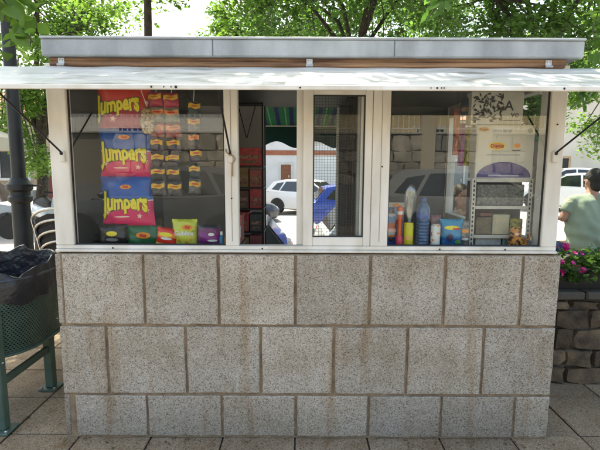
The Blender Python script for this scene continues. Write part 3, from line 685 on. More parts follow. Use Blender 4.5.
prof += [(.036, .165), (.036, .205), (.030, .23), (.016, .255), (.013, .262)]
MB().lathe(prof, n=20).build('bottle_body', mat('bottle_blue', (.06, .13, .26), (.03, .07, .17), 30, .15, coat=.5), r_, True)
MB().lathe([(.0365, .168), (.0368, .2)], n=20).build('label', mat('bottle_label', (.16, .25, .48), (.05, .08, .28), 45, .4), r_, True)
MB().lathe([(.014, .2625), (.014, .28), (.006, .282)], n=16).build('cap', plain('cap_blue', (.03, .09, .30)), r_, True)
r_ = thing('drink_can', 'white can with red and orange art between bottle and blue bag', 'can', (.748, .112, zc))
MB().lathe([(.020, 0), (.026, .006), (.026, .125), (.024, .132)], n=20).build('can_body', bands('can_print', [(0, (.10, .10, .12)), (.018, (.62, .62, .60)), (.115, (.62, .62, .60)), (.13, (.3, .3, .3))], blot=(38, .58, (.60, .12, .03))), r_, True)
MB().lathe([(.0242, .1325), (.0242, .138), (.01, .139)], n=20).build('lid', STEEL, r_, True)
root, f = bag('snack_bag', 'bright blue snack bag with yellow swoosh in front of the seated person', 'snack bag', .845, 1.066, .145, .130, .16, .06, bands('bag_print_cyan', [(-.08, (.01, .20, .38)), (-.05, (.01, .10, .30)), (.0, (.01, .22, .42)), (.08, (.02, .28, .45))], wave=.04, wscale=16, blot=(24, .66, (.03, .12, .06))), 41)
oval(root, f, -.005, .035, .042, .011, YEL, name='print_swoosh'); oval(root, f, .02, .03, .022, .006, RED, .0045, 'print_swoosh'); oval(root, f, -.015, -.02, .018, .022, mat('print_navy', (.03, .03, .10)), name='print_figure')
oval(root, f, .03, -.045, .016, .012, mat('print_leaf', (.10, .30, .05)), name='print_figure')
# slotted angle shelf with goods
sh = thing('slotted_shelf', 'white slotted angle-iron shelf in the right window', 'shelf', (1.128, .17, 1.0655))
SW = .158
WSH = mat('shelf_white', (.55, .53, .48), (.45, .43, .38), 15, .5); HOLE = mat('slot_dark', (.03, .03, .03))
for sx_ in (-1, 1):
    u = MB().box(sx_ * SW - .011, sx_ * SW + .011, -.002, .002, 0, .385); x = sx_ * SW + (.0095 * sx_)
    u.box(x - .0015, x + .0015, .0025, .026, 0, .385); u.build('upright', WSH, sh)
    for k in range(15): MB().box(sx_ * SW - .0042, sx_ * SW + .0042, -.0032, -.0022, .012 + k * .025, .026 + k * .025).build('slot', HOLE, sh)
MB().box(-SW, SW, .102, .106, .0, .37).build('added_back_panel', mat('added_back_dark', (.05, .05, .05)), sh)  # dark backing added so the bright street doesn't show through the shelf
for z in (.06, .225, .375):
    MB().box(-SW + .012, SW - .012, -.0015, .1015, z - .004, z + .004).build('shelf_board', WSH, sh)
    MB().box(-SW + .012, SW - .012, -.004, -.0018, z - .010, z + .008).build('shelf_edge', WSH, sh)
def shelfbox(lab, x0, x1, z, h, c, c2, sc_=40):
    r_ = thing('toy_packet', lab, 'packet', ((x0 + x1) / 2, .21, z), group='packets on the slotted shelf')
    w_ = (x1 - x0) / 2; MB().box(-w_, w_, -.02, .05, 0, h, b=.004).build('packet_body', mat('pk' + lab[:14].replace(' ', '_'), c, c2, sc_, .45), r_)
    MB().box(-w_ * .7, w_ * .6, -.0222, -.0205, h * .55, h * .85).build('label', mat('pkl' + lab[:14].replace(' ', '_'), c2, c, sc_ * 1.5, .5), r_); return r_
shelfbox('grey patterned packet along the top level of the slotted shelf', .995, 1.262, 1.297, .12, (.20, .20, .17), (.06, .06, .055), 70)
shelfbox('dark packet at the left of the shelf middle level', 1.0, 1.09, 1.133, .10, (.05, .05, .05), (.16, .12, .05))
shelfbox('pale green packet in the centre of the shelf middle level', 1.095, 1.19, 1.133, .115, (.36, .38, .27), (.50, .40, .25))
shelfbox('black and yellow packet at the right of the shelf middle level', 1.195, 1.265, 1.133, .09, (.04, .05, .035), (.38, .33, .04))
shelfbox('grey white box at the left of the shelf foot', 1.0, 1.15, 1.0665, .046, (.28, .30, .32), (.45, .45, .44))
shelfbox('teal and white comic packet leaning at the right of the shelf foot', 1.16, 1.262, 1.0665, .062, (.06, .22, .20), (.45, .44, .40), 30)
shelfbox('flat dark red packet lying on the shelf middle boxes', 1.02, 1.09, 1.236, .022, (.20, .03, .03), (.06, .05, .05), 60)
for i, (x, z, w_, h_, c, c2, lab) in enumerate(((.500, zc, .05, .235, (.05, .12, .34), (.50, .22, .08), 'tall blue and orange sweet bag behind the small packet'),
                                               (.565, zc, .05, .225, (.42, .40, .36), (.10, .22, .42), 'white and blue sweet bag behind the red bottle'),
                                               (.775, zc, .05, .175, (.10, .10, .12), (.34, .10, .12), 'dark red sweet bag behind the white can'),
                                               (.922, zc, .055, .15, (.05, .05, .06), (.30, .28, .26), 'black and grey sweet bag between blue bag and shelf'))):
    root, f = bag('sweet_bag', lab, 'sweet bag', x, z, .215 if i != 3 else .165, w_ * 1.25, h_, .035, mat('sweetbag%d' % i, c, c2, 34, .25), 70 + i)
    oval(root, f, 0, h_ * .12, w_ * .42, h_ * .07, (YEL, RED, WHT, ORANGE)[i], name='print_oval'); oval(root, f, .004, -h_ * .18, w_ * .35, h_ * .05, (WHT, ORANGE, PINK, WHT)[i], name='print_oval')
tg = thing('soft_toy', 'small orange and black tiger-striped soft toy at the shelf foot', 'toy', (1.205, .135, 1.0665))
TIG = bands('tiger_fur', [(-.1, (.55, .24, .06)), (.2, (.55, .24, .06))], blot=(45, .52, (.03, .018, .01)), rough=.9)
B = MB().ball((0, 0, .04), .045, .035, .04, 14).ball((-.012, -.012, .088), .032, .028, .028, 14)
for a in ((-.032, -.02, .115), (.012, -.02, .116)): B.ball(a, .011, .007, .011, 8)
for a in ((-.04, -.03, .015), (.03, -.032, .015), (.05, .0, .02)): B.ball(a, .018, .024, .015, 8)
B.tube([(.04, .01, .03), (.07, .0, .05), (.075, -.01, .085)], .008, 8)
B.build('plush_body', TIG, tg, True); MB().ball((-.015, -.04, .083), .011, .006, .008, 8).build('muzzle', PINK, tg, True)
# carton with oval logo and purple arc, and the printed box above
cb = thing('white_carton', 'white carton with orange oval logo and purple arc on the slotted shelf', 'carton', (1.128, .168, 1.4505))
MB().box(-.160, .160, 0, .10, 0, .292, b=.003).build('carton_body', mat('carton_white', (.60, .58, .52), (.54, .52, .46), 6, .55), cb)
fl = lambda a, b: 0.0
def arc(parent, rx, rz, z0, m, off, name):
    n = 24; B = MB(); B.add([(rx * math.cos(math.pi * i / n), -off, z0 + rz * math.sin(math.pi * i / n)) for i in range(n + 1)], [tuple(range(n + 1))]); return B.build(name, m, parent)
arc(cb, .150, .085, .006, mat('print_purple', (.045, .035, .16), (.085, .075, .22), 60, .5), .0016, 'purple_arc')
MB().box(-.085, .085, -.003, -.0018, .012, .021).build('print_line', mat('print_lilac', (.4, .38, .5)), cb)
MB().box(-.10, .085, -.002, -.001, .128, .1315).build('print_line', mat('print_navy_line', (.12, .12, .25)), cb)
oval(cb, fl, -.045, .178, .048, .021, YEL, .0016); oval(cb, fl, -.045, .178, .041, .016, ORANGE, .0026)
lettering('Dogus', .028, mat('print_maroon', (.22, .02, .02)), cb, (-.045, -.0036, .178), bold=.0006)
oval(cb, fl, .062, .176, .034, .016, mat('print_cream', (.70, .60, .42)), .0016, 'picture_oval'); oval(cb, fl, .066, .181, .016, .012, ORANGE, .0026, 'picture_oval'); MB().box(.04, .085, -.0022, -.001, .153, .157).build('print_line', BLK, cb)
oval(cb, fl, -.122, .268, .030, .012, mat('print_amber2', (.60, .33, .08)), .0016); lettering('Dogus', .017, mat('print_maroon', 0), cb, (-.122, -.003, .268))
oval(cb, fl, .132, .262, .014, .014, mat('print_olive', (.22, .24, .16)), .0016, 'seal')
ub = thing('printed_box', 'black and white printed box standing on the white carton', 'box', (1.09, .178, 1.744))
m_bw = bands('bw_print', [(0, (.58, .56, .52)), (.2, (.58, .56, .52))], blot=(26, .52, (.025, .025, .03)))
MB().box(-.155, .130, 0, .08, 0, .178, b=.003).build('box_body', mat('box_cream', (.58, .56, .51)), ub)
B = MB(); rr = random.Random(3)
for k in range(90):
    cx, cz = rr.uniform(-.145, .02), rr.uniform(.015, .165)
    if cz < .05 + .35 * (cx + .06) and rr.random() < .7: continue
    L_ = rr.uniform(.008, .024); a = rr.uniform(0, 3.14); w_ = rr.uniform(.003, .008)
    u = (math.cos(a) * L_, math.sin(a) * L_); p = (-math.sin(a) * w_, math.cos(a) * w_)
    q = .0012 + k * .00003
    B.add([(cx - u[0], -q, cz - u[1]), (cx + p[0], -q, cz + p[1]), (cx + u[0], -q, cz + u[1]), (cx - p[0], -q, cz - p[1])], [(0, 1, 2, 3)])
B.build('ink_drawing', BLK, ub)
lettering('A', .075, BLK, ub, (.05, -.0014, .10), bold=.0008); lettering('ve', .05, BLK, ub, (.085, -.0014, .055)); MB().box(.02, .115, -.002, -.001, .022, .025).build('print_line', BLK, ub)
# hanging toys between the pane and the carton
for i, (x, z, w_, h_, c, c2, lab) in enumerate(((.885, 1.66, .035, .26, (.42, .10, .06), (.14, .05, .05), 'orange red toy in a slim card pack hanging left of the printed box'),
                                               (.925, 1.60, .036, .24, (.24, .03, .20), (.12, .015, .12), 'purple toy in a slim card pack hanging between orange and yellow packs'),
                                               (.968, 1.60, .036, .22, (.40, .36, .03), (.12, .16, .03), 'yellow green toy in a slim card pack hanging beside the carton'))):
    r_ = thing('hanging_toy', lab, 'toy pack', (x, .25 + .02 * i, z - .08), group='slim toy packs hanging in the right window')
    MB().box(-w_ / 2, w_ / 2, 0, .012, 0, h_, b=.004).build('card', mat('toycard%d' % i, c, c2, 35, .4), r_)
    MB().lathe([(.004, .02), (.011, .04), (.013, .12), (.008, .17), (.003, .18)], (0, -.004, 0), 10).build('toy', mat('toyfig%d' % i, tuple(q * 1.3 for q in c), c2, 60, .3), r_, True)
    MB().tube([(0, .006, h_), (0, .006, 2.02 - (z - .08))], .0015, 6).build('hook', DARKSTEEL, r_)
bl = thing('toy_helmet_pack', 'dark blue toy pack hanging above the slim packs', 'toy pack', (.945, .24, 1.80))
MB().lathe([(.045, 0), (.05, .05), (.038, .085), (.012, .10)], n=14, sy=.4).build('toy', mat('toy_navy', (.012, .05, .10), (.01, .02, .04), 40, .3), bl, True); MB().box(-.05, .05, -.022, -.014, .018, .045, b=.004).build('label', mat('toy_tan', (.30, .18, .10), (.05, .04, .04), 60), bl); MB().tube([(0, 0, .1), (0, 0, .22)], .0015, 6).build('hook', DARKSTEEL, bl)
hp = thing('hanging_pot', 'dark tapered flower pot with green rim outside the side window', 'flower pot', (1.56, .72, 1.52))
MB().lathe([(.030, 0), (.034, .01), (.046, .17)], n=18).build('pot', mat('pot_dark', (.06, .05, .05)), hp, True); MB().lathe([(.049, .165), (.054, .17), (.054, .19), (.046, .192)], n=18).build('rim', mat('pot_green', (.015, .11, .04)), hp, True)
MB().tube([(-.185, 0, .10), (-.05, 0, .10)], .006, 6).build('bracket', DARKSTEEL, hp)

# ------------------------------------------------------------------ litter bin
BING = mat('bin_green', (.07, .12, .098), (.045, .085, .068), 9, .45, bump=.08, bscale=60)
lb = thing('litter_bin', 'dark green perforated litter bin on posts, lined with a black bag', 'litter bin', (-1.985, .43, 0))
def sup(a, rx, ry, e=2.8):
    c, s_ = math.cos(a), math.sin(a); k = (abs(c) ** e + abs(s_) ** e) ** (-1 / e); return rx * c * k, ry * s_ * k
# perforated basket: strips of wall between round-ish holes, real openings
B = MB(); NA, NZ = 128, 30; zb, zt = .42, .80
def bw(a, z):
    t = (z - zb) / (zt - zb); q = .90 + .10 * t; return (*sup(a, .425 * q, .40 * q), z)
def near(a): return True
for j in range(NZ):
    z0 = zb + (zt - zb) * j / NZ; z1 = zb + (zt - zb) * (j + 1) / NZ
    for i in range(NA):
        a0 = 2 * math.pi * (i + .5 * (j % 2)) / NA; a1 = a0 + 2 * math.pi / NA
        if j in (0, NZ - 1): B.add([bw(a0, z0), bw(a1, z0), bw(a1, z1), bw(a0, z1)], [(0, 1, 2, 3)]); continue
        da, dz = (a1 - a0) * .36, (z1 - z0) * .36
        am, zm = (a0 + a1) / 2, (z0 + z1) / 2
        out_ = [bw(a0, z0), bw(a1, z0), bw(a1, z1), bw(a0, z1)]
        inn = [bw(am, zm - dz), bw(am + da, zm), bw(am, zm + dz), bw(am - da, zm)]
        B.add(out_ + inn, [(0, 1, 5, 4), (1, 2, 6, 5), (2, 3, 7, 6), (3, 0, 4, 7)])
bo = B.build('perforated_basket', BING, lb)
B = MB(); n = 60
rim = [(*sup(2 * math.pi * i / n, .434, .409), .868) for i in range(n + 1)]
B.tube(rim, .009, 8, cap=False); B.build('rim', mat('bin_rim', (.09, .11, .13), (.05, .06, .08), 20, .35, metal=.3), lb, True)
B = MB(); B.tube([(*sup(2 * math.pi * i / n, .388, .366), .418) for i in range(n + 1)], .008, 8, cap=False); B.build('bottom_hoop', BING, lb, True)
MB().add([(*sup(2 * math.pi * i / n, .384, .361), .43) for i in range(n)], [tuple(range(n))]).build('bottom_plate', BING, lb)
# bag: skirt folded over the rim outside, hanging liner inside
BAG = mat('bin_bag_black', (.016, .018, .026), (.009, .010, .015), 6, .30, bump=.9, bscale=22, spec=.6)
B = MB(); prof = [(.80, .45), (.86, .50), (.955, .72), (.965, .84), (.985, .90), (1.01, .905), (1.03, .885), (1.035, .84), (1.03, .78), (1.02, .735)]
n = 90; vs = []; rr = random.Random(5)
for k, (q, z) in enumerate(prof):
    for i in range(n):
        a = 2 * math.pi * i / n; wob = .010 * math.sin(a * 9 + k) + .007 * math.sin(a * 23 + k * .7) + .004 * math.sin(a * 41 - k)
        x, y = sup(a, .425 * q, .40 * q); s2 = 1 + wob * (1 if k > 1 else .3)
        dz = (.020 * math.sin(a * 5 + 1) + .013 * math.sin(a * 13)) * (1 if k in (4, 5) else (.8 if k >= 8 else .3)) 
        vs.append((x * s2, y * s2, z + dz + (.020 if k in (4, 5) and math.sin(a * 3 + 2) > .3 else 0)))
fs = [(k * n + i, k * n + (i + 1) % n, (k + 1) * n + (i + 1) % n, (k + 1) * n + i) for k in range(len(prof) - 1) for i in range(n)] + [tuple(range(n))]
B.add(vs, fs); B.build('bag_liner', BAG, lb, True)
for y, zt_ in ((-.40 + .04, .70), (.15, .415)):
    xx = .287
    MB().box(xx - .028, xx + .028, y - .028, y + .028, .012, zt_, b=.006).build('post', BING, lb)
    MB().box(xx - .06, xx + .06, y - .06, y + .06, .0005, .012, b=.003).build('base_plate', BING, lb)
    for dx in (-.042, .042): MB().lathe([(.008, .012), (.008, .02), (.003, .024)], (xx + dx, y - .042, 0), 8).build('bolt', STEEL, lb)
MB().box(.287 - .014, .287 + .014, -.331, .121, .26, .305, b=.004).build('cross_bar', BING, lb)
MB().tube([(.245, -.37, .455), (.27, -.395, .43), (.287, -.393, .40), (.32, -.36, .41)], .003, 6).build('cable_tie', WHT, lb)

# ------------------------------------------------------------------ lamp post with collar
IRON = mat('cast_iron', (.022, .024, .026), (.012, .013, .014), 8, .5, bump=.2, bscale=70)
lp = thing('lamp_post', 'dark cast iron lamp post with ringed collar beside the stacked chairs', 'lamp post', (-2.44, 1.60, 0))
MB().lathe([(.16, 0), (.16, .08), (.13, .12), (.11, .3), (.088, .42), (.088, .48), (.078, .52), (.074, 1.18)], n=20).build('pedestal', IRON, lp, True)
MB().lathe([(.074, 1.18), (.095, 1.20), (.095, 1.235), (.082, 1.25), (.082, 1.28), (.104, 1.30), (.104, 1.345), (.080, 1.37), (.066, 1.40)], n=20).build('collar', IRON, lp, True)
MB().lathe([(.056, 1.40), (.050, 2.6), (.042, 4.1)], n=20).build('shaft', IRON, lp, True)
B = MB().lathe([(.05, 4.1), (.12, 4.16), (.16, 4.5), (.17, 4.52), (.06, 4.68), (.02, 4.75)], n=8); B.build('lantern', mat('lantern_glass', (.5, .5, .45), rough=.2), lp)
MB().tube([(.06, 0, 1.335), (.20, -.05, 1.335), (.22, -.05, 1.33)], .007, 6).build('bracket_arm', IRON, lp)
rs = thing('round_sign', 'round cream sign fixed to the lamp post at the left picture edge', 'sign', (-2.645, 1.46, 2.12))
B = MB(); n = 32
for yy in (0, .012): pass
B.lathe([(.165, -.006), (.17, 0), (.165, .006)], n=n)
o = B.build('disc', mat('sign_cream', (.55, .47, .38), (.48, .40, .32), 4, .5), rs, True); o.rotation_euler = (R(90), 0, 0)
B = MB().tube([(.11 * math.cos(a), -.012, .03 + .11 * math.sin(a)) for a in [R(q) for q in range(-110, 75, 12)]], .007, 8); B.build('black_hoop', DARKSTEEL, rs, True)
MB().box(.05, .17, .008, .03, -.02, .02).build('clamp', IRON, rs)

# ------------------------------------------------------------------ stacked aluminium chairs
ALU = mat('polished_aluminium', (.70, .70, .70), (.55, .55, .56), 12, .22, metal=.9)
WEAVE = mat('dark_weave', (.03, .03, .035), (.015, .015, .018), 60, .6, bump=.4, bscale=150)
def chair_parts(parent):
    # seat 0.45 high, back towards -x side; rounded hoop arms
    for s_ in (-1, 1):
        MB().tube([(.24, s_ * .24, 0), (.22, s_ * .245, .30), (.20, s_ * .25, .60), (.15, s_ * .25, .655), (.05, s_ * .25, .665), (-.16, s_ * .245, .67)], .011, 8).build('front_leg', ALU, parent, True)
        MB().tube([(-.27, s_ * .22, 0), (-.19, s_ * .225, .45), (-.175, s_ * .23, .50)], .011, 8).build('rear_leg', ALU, parent, True)
    hoop = [(-.16, -.23, .42)] + [(-.17 - .09 * k / 6, -.235, .45 + .27 * k / 6) for k in range(1, 7)]
    for k in range(0, 13):
        a = math.pi * k / 12; hoop.append((-.265 - .03 * math.sin(a), -.235 * math.cos(a), .74 + .10 * math.sin(a)))
    hoop += [(-.26 + .09 * k / 6, .235, .72 - .27 * k / 6) for k in range(0, 6)] + [(-.16, .23, .42)]
    MB().tube(hoop, .0125, 8).build('back_hoop', ALU, parent, True)
    MB().box(-.19, .21, -.225, .225, .43, .448, b=.008).build('seat', WEAVE, parent)
    n = 12; B = MB(); vs = []
    for j in range(7):
        t = j / 6; z = .50 + .30 * t
        hw_ = .222 if t < .72 else .222 * math.sqrt(max(.05, 1 - ((t - .72) / .30) ** 2))
        for i in range(n + 1):
            y = -hw_ + 2 * hw_ * i / n; vs.append((-.185 - .10 * t - .02 * (1 - (y / .225) ** 2), y, z))
    B.add(vs, [(j * 13 + i, j * 13 + i + 1, j * 13 + i + 14, j * 13 + i + 13) for j in range(6) for i in range(n)]); B.build('backrest', WEAVE, parent, True)
    for z in (.43,): MB().tube([(.2, -.235, z - .01), (.2, .235, z - .01)], .009, 8).build('seat_bar', ALU, parent, True)
clab = ['topmost aluminium chair of the stack beside the kiosk', 'aluminium chair second from the top of the stack', 'aluminium chair in the middle of the stack beside the kiosk', 'aluminium chair second from the bottom of the stack', 'lowest aluminium chair of the stack, standing on the paving']
proto = None
for i in range(5):
    k = 4 - i
    loc = (-1.84 + .012 * i, 1.42 + .012 * i, .085 * k)
    if proto is None:
        proto = thing('aluminium_chair', clab[i], 'chair', loc, (0, 0, R(84)), 'stacked aluminium chairs'); chair_parts(proto); kids = list(proto.children)
    else:
        c = proto.copy(); COL.objects.link(c); c.location = loc; c['label'] = clab[i]
        for ch in kids:
            d = ch.copy(); COL.objects.link(d); d.parent = c

# ------------------------------------------------------------------ cars
TYRE = mat('tyre', (.02, .02, .02), rough=.85); RIM = mat('rim', (.45, .45, .46), (.3, .3, .31), 20, .35, metal=.8)
CGL = mat('car_glass', (.018, .022, .025), (.012, .014, .016), 3, .06, spec=.8); TRIM = mat('car_trim', (.025, .025, .027), rough=.6)
TAIL = mat('tail_lamp', (.42, .012, .015), rough=.15); HEAD = mat('head_lamp', (.6, .62, .65), rough=.1, metal=.3)
def car(lab, x, y, z, rz, paint, H=1.45, L=4.1, W=1.75, group=None, pitch=0.0):
    t = thing('parked_car', lab, 'car', (x, y, z), (0, pitch, rz), group)
    sx_ = L / 4.1; sy_ = W / 1.75; sz_ = H / 1.45
    st_ = [(-2.05, .42, .80, .66), (-2.0, .28, .93, .78), (-1.85, .22, .985, .84), (-1.4, .19, .985, .872), (-.6, .18, .95, .878), (.3, .18, .93, .878), (.95, .18, .915, .87), (1.35, .19, .86, .86), (1.7, .2, .78, .83), (1.92, .24, .68, .76), (2.03, .32, .58, .64)]
    B = MB(); vs = []; cs = 14
    for (X, zb_, zt_, w_) in st_:
        ring = [(0, zb_), (w_ * .86, zb_), (w_ * .97, zb_ + .06), (w_, zb_ + (zt_ - zb_) * .45), (w_ * .985, zb_ + (zt_ - zb_) * .75), (w_ * .93, zt_ - .02), (w_ * .80, zt_ + .012), (0, zt_ + .035)]
        full = ring + [(-a, b) for a, b in ring[-2:0:-1]]
        vs += [(X * sx_, a * sy_, b * sz_) for a, b in full]
    n = 14
    B.add(vs, [(k * n + i, k * n + (i + 1) % n, (k + 1) * n + (i + 1) % n, (k + 1) * n + i) for k in range(len(st_) - 1) for i in range(n)] + [tuple(range(n)), tuple(range((len(st_) - 1) * n, len(st_) * n))])
    B.build('body', paint, t, True)
    pr = [(-1.93, .95), (-1.60, 1.36), (-1.25, 1.43), (-.5, 1.455), (.0, 1.435), (.30, 1.38), (1.08, .90)]
    hw_ = lambda zz: .815 - .20 * ((zz - .9) / .555) ** 1.15
    B = MB(); vs = []
    for s_ in (-1, 1):
        for X, zz in pr: vs.append((X * sx_, s_ * hw_(zz) * sy_, zz * sz_))
    n = len(pr); mid = [(X * sx_, 0, (zz + (.022 if 0 < i < n - 1 else 0)) * sz_) for i, (X, zz) in enumerate(pr)]
    vs += mid
    fs = [tuple(range(n)), tuple(range(n, 2 * n))]
    for i in range(n - 1): fs += [(i, i + 1, 2 * n + i + 1, 2 * n + i), (n + i, 2 * n + i, 2 * n + i + 1, n + i + 1)]
    B.add(vs, fs); B.build('cabin', paint, t, True)
    for s_ in (-1, 1):
        for poly in ([(.93, .965), (.26, 1.345), (-.16, 1.385), (-.20, .965)], [(-.27, .965), (-.23, 1.388), (-.95, 1.375), (-1.18, .985)], [(-1.25, 1.0), (-1.05, 1.35), (-1.38, 1.30), (-1.62, 1.03)]):
            MB().add([(X * sx_, s_ * (hw_(zz) + .006) * sy_, zz * sz_) for X, zz in poly], [(0, 1, 2, 3)]).build('side_window', CGL, t)
        MB().ball((.80 * sx_, s_ * .93 * sy_, .98 * sz_), .09, .07, .06, 10).build('mirror', paint, t, True)
        MB().box(-2.035 * sx_, -1.90 * sx_, s_ * .60 * sy_ - .14, s_ * .60 * sy_ + .14, .74 * sz_, .90 * sz_, b=.03).build('tail_light', TAIL, t)
        MB().box(1.80 * sx_, 1.965 * sx_, s_ * .56 * sy_ - .15, s_ * .56 * sy_ + .15, .58 * sz_, .68 * sz_, b=.03).build('headlight', HEAD, t)
        for X in (-1.28, 1.28):
            w_ = link('wheel', None, t, (X * sx_, s_ * .80 * sy_, .31))
            B = MB().lathe([(.20, -.09), (.29, -.09), (.315, -.06), (.315, .06), (.29, .09), (.20, .09)], n=22); o = B.build('tyre', TYRE, w_, True, None, (R(90), 0, 0))
            B = MB().lathe([(.21, -.082), (.2, -.07), (.06, -.078), (.04, -.086), (.0001, -.086)] if s_ > 0 else [(.0001, .086), (.04, .086), (.06, .078), (.2, .07), (.21, .082)], n=22)
            for q in range(5): 
                a = q * 2 * math.pi / 5
            B.build('rim', RIM, w_, True, None, (R(90), 0, 0))
            B = MB(); n2 = 14
            arc_ = [(math.cos(math.pi * q / n2) * .37, math.sin(math.pi * q / n2) * .37) for q in range(n2 + 1)]
            ys = s_ * .081
            B.add([(a, ys, b) for a, b in arc_] + [(.37, ys, -.1), (-.37, ys, -.1)], [tuple(range(n2 + 3))]); B.build('wheel_arch', TRIM, w_)
    MB().add([(1.04 * sx_ + .01, -.70 * sy_, .93 * sz_), (1.04 * sx_ + .01, .70 * sy_, .93 * sz_), (.33 * sx_ + .01, .60 * sy_, 1.375 * sz_), (.33 * sx_ + .01, -.60 * sy_, 1.375 * sz_)], [(0, 1, 2, 3)]).build('windscreen', CGL, t)
    MB().add([(-1.91 * sx_ - .01, -.66 * sy_, 1.0 * sz_), (-1.91 * sx_ - .01, .66 * sy_, 1.0 * sz_), (-1.63 * sx_ - .012, .57 * sy_, 1.345 * sz_), (-1.63 * sx_ - .012, -.57 * sy_, 1.345 * sz_)], [(0, 1, 2, 3)]).build('rear_window', CGL, t)
    MB().box(-2.075 * sx_, -1.98 * sx_, -.72 * sy_, .72 * sy_, .36, .50, b=.03).build('bumper', TRIM, t)
    MB().box(1.94 * sx_, 2.055 * sx_, -.66 * sy_, .66 * sy_, .32, .46, b=.03).build('bumper', TRIM, t)
    MB().box(-2.082 * sx_ - .004, -2.0 * sx_, -.26, .26, .52, .63, b=.004).build('number_plate', WHT, t)
    return t
def paint(n, c=(.7, .7, .7)): return mat('paint_' + n, c, tuple(q * .96 for q in c), 3, .28, coat=.6)
car('white hatchback with red tail lights seen through the open kiosk window', .55, 17.6, slope(.5), R(-28 + 0), paint('white', (.72, .72, .72)), 1.46)
car('dark grey hatchback parked nose to tail behind the white hatchback', -2.9, 15.2, slope(-2.9), R(12), paint('graphite', (.055, .06, .068)), 1.46)
car('bright blue hatchback seen through the insect screen', 2.35, 12.2, slope(2.2), R(4), paint('blue', (.02, .06, .36)), 1.42)
car('black hatchback parked just behind the kiosk', -2.12, 4.75, slope(-2), R(183), paint('black', (.02, .024, .026)), 1.44)
car('silver white car parked close behind the kiosk, seen through the screen', 2.38, 5.9, slope(2.3), R(3), paint('silver', (.55, .57, .60)), 1.36)
car('white car parked across the street beside the seated man', 10.4, 15.0, -.17, R(150), paint('white'), 1.44, pitch=R(-2))
car('white car behind another white car, far right of the street', 13.4, 20.5, .0, R(160), paint('white'), 1.44, pitch=R(-2))
car('light grey car at the left edge behind the lamp post', -8.6, 9.6, -.35, R(5), paint('lightgrey', (.30, .31, .32)), 1.45)
# street behind the camera, seen mirrored in the panes
car('grey estate car parked facing the kiosk front, right one', 3.4, -6.6, 0, R(3), paint('midgrey', (.20, .205, .215)), 1.45)
car('dark grey car parked facing the kiosk front, left one', -2.6, -6.3, 0, R(181), paint('darkgrey', (.075, .08, .09)), 1.48)
# scooter behind the chairs
sct = thing('motor_scooter', 'white and pale blue motor scooter parked behind the stacked chairs', 'scooter', (-5.1, 7.0, -.06), (0, 0, R(-35)))
SP = mat('scooter_white', (.62, .68, .74), (.5, .56, .62), 5, .25, coat=.4)
for X in (-.62, .62):
    w_ = link('wheel', None, sct, (X, 0, .24)); MB().lathe([(.15, -.05), (.22, -.05), (.24, -.03), (.24, .03), (.22, .05), (.15, .05)], n=20).build('tyre', TYRE, w_, True, None, (R(90), 0, 0)); MB().lathe([(.0001, -.04), (.15, -.045), (.15, .045), (.0001, .04)], n=16).build('rim', RIM, w_, True, None, (R(90), 0, 0))
MB().tube([(-.78, 0, .55), (-.55, 0, .62), (-.2, 0, .55), (-.1, 0, .35)], [.08, .17, .16, .12], 12, round_cap=True).build('rear_body', SP, sct, True)
MB().box(-.15, .35, -.14, .14, .26, .33, b=.02).build('footboard', TRIM, sct)
MB().tube([(.40, 0, .30), (.46, 0, .60), (.42, 0, .85)], [.10, .12, .10], 12, round_cap=True).build('steering_column', SP, sct, True)
MB().add([(X, Y, Z) for (X, Z, w_) in ((.40, .28, .10), (.50, .45, .22), (.50, .70, .25), (.42, .92, .16)) for (X, Y) in ((X - .10, -w_), (X, -w_ * .5), (X + .03, 0), (X, w_ * .5), (X - .10, w_))], [(j * 5 + i, j * 5 + i + 1, j * 5 + i + 6, j * 5 + i + 5) for j in range(3) for i in range(4)]).build('leg_shield', SP, sct, True)
MB().tube([(.50, 0, .42), (.66, 0, .50), (.84, 0, .40)], [.05, .075, .05], 10, round_cap=True).build('front_fender', SP, sct, True)
MB().tube([(.50, 0, .30), (.62, 0, .26)], .05, 8).build('fork', TRIM, sct, True)
MB().tube([(-.62, 0, .76), (-.3, 0, .78), (-.08, 0, .74)], [.10, .12, .09], 12, round_cap=True).build('saddle', TRIM, sct, True)
MB().tube([(.33, -.34, 1.04), (.40, 0, 1.0), (.33, .34, 1.04)], .022, 8).build('handlebar', TRIM, sct, True)
for s_ in (-1, 1):
    MB().tube([(.36, s_ * .25, 1.03), (.36, s_ * .30, 1.22)], .008, 6).build('mirror_stalk', TRIM, sct); MB().ball((.35, s_ * .31, 1.26), .02, .06, .045, 10).build('mirror', TRIM, sct, True)
MB().ball((.50, 0, .90), .05, .09, .06, 10).build('headlight', HEAD, sct, True)
MB().box(-.98, -.62, -.19, .19, .80, 1.08, b=.05).build('top_case', SP, sct)

# ------------------------------------------------------------------ parasol at the left
ps = thing('parasol', 'cream square terrace parasol behind the lamp post', 'parasol', (-6.1, 5.2, -.65))
CANV = mat('parasol_canvas', (.66, .60, .52), (.58, .52, .45), 3, .9); a_ = 1.0
MB().add([(-a_, -a_, 2.62), (a_, -a_, 2.62), (a_, a_, 2.62), (-a_, a_, 2.62), (0, 0, 3.1)], [(0, 1, 4), (1, 2, 4), (2, 3, 4), (3, 0, 4)]).build('canopy', CANV, ps)
for (p, q) in (((-a_, -a_), (a_, -a_)), ((a_, -a_), (a_, a_)), ((a_, a_), (-a_, a_)), ((-a_, a_), (-a_, -a_))):
    MB().add([(p[0], p[1], 2.619), (q[0], q[1], 2.619), (q[0] * 1.005, q[1] * 1.005, 2.40), (p[0] * 1.005, p[1] * 1.005, 2.40)], [(0, 1, 2, 3)]).build('valance', CANV, ps)
MB().tube([(0, 0, .08), (0, 0, 3.13)], .025, 10).build('pole', ALU, ps, True)
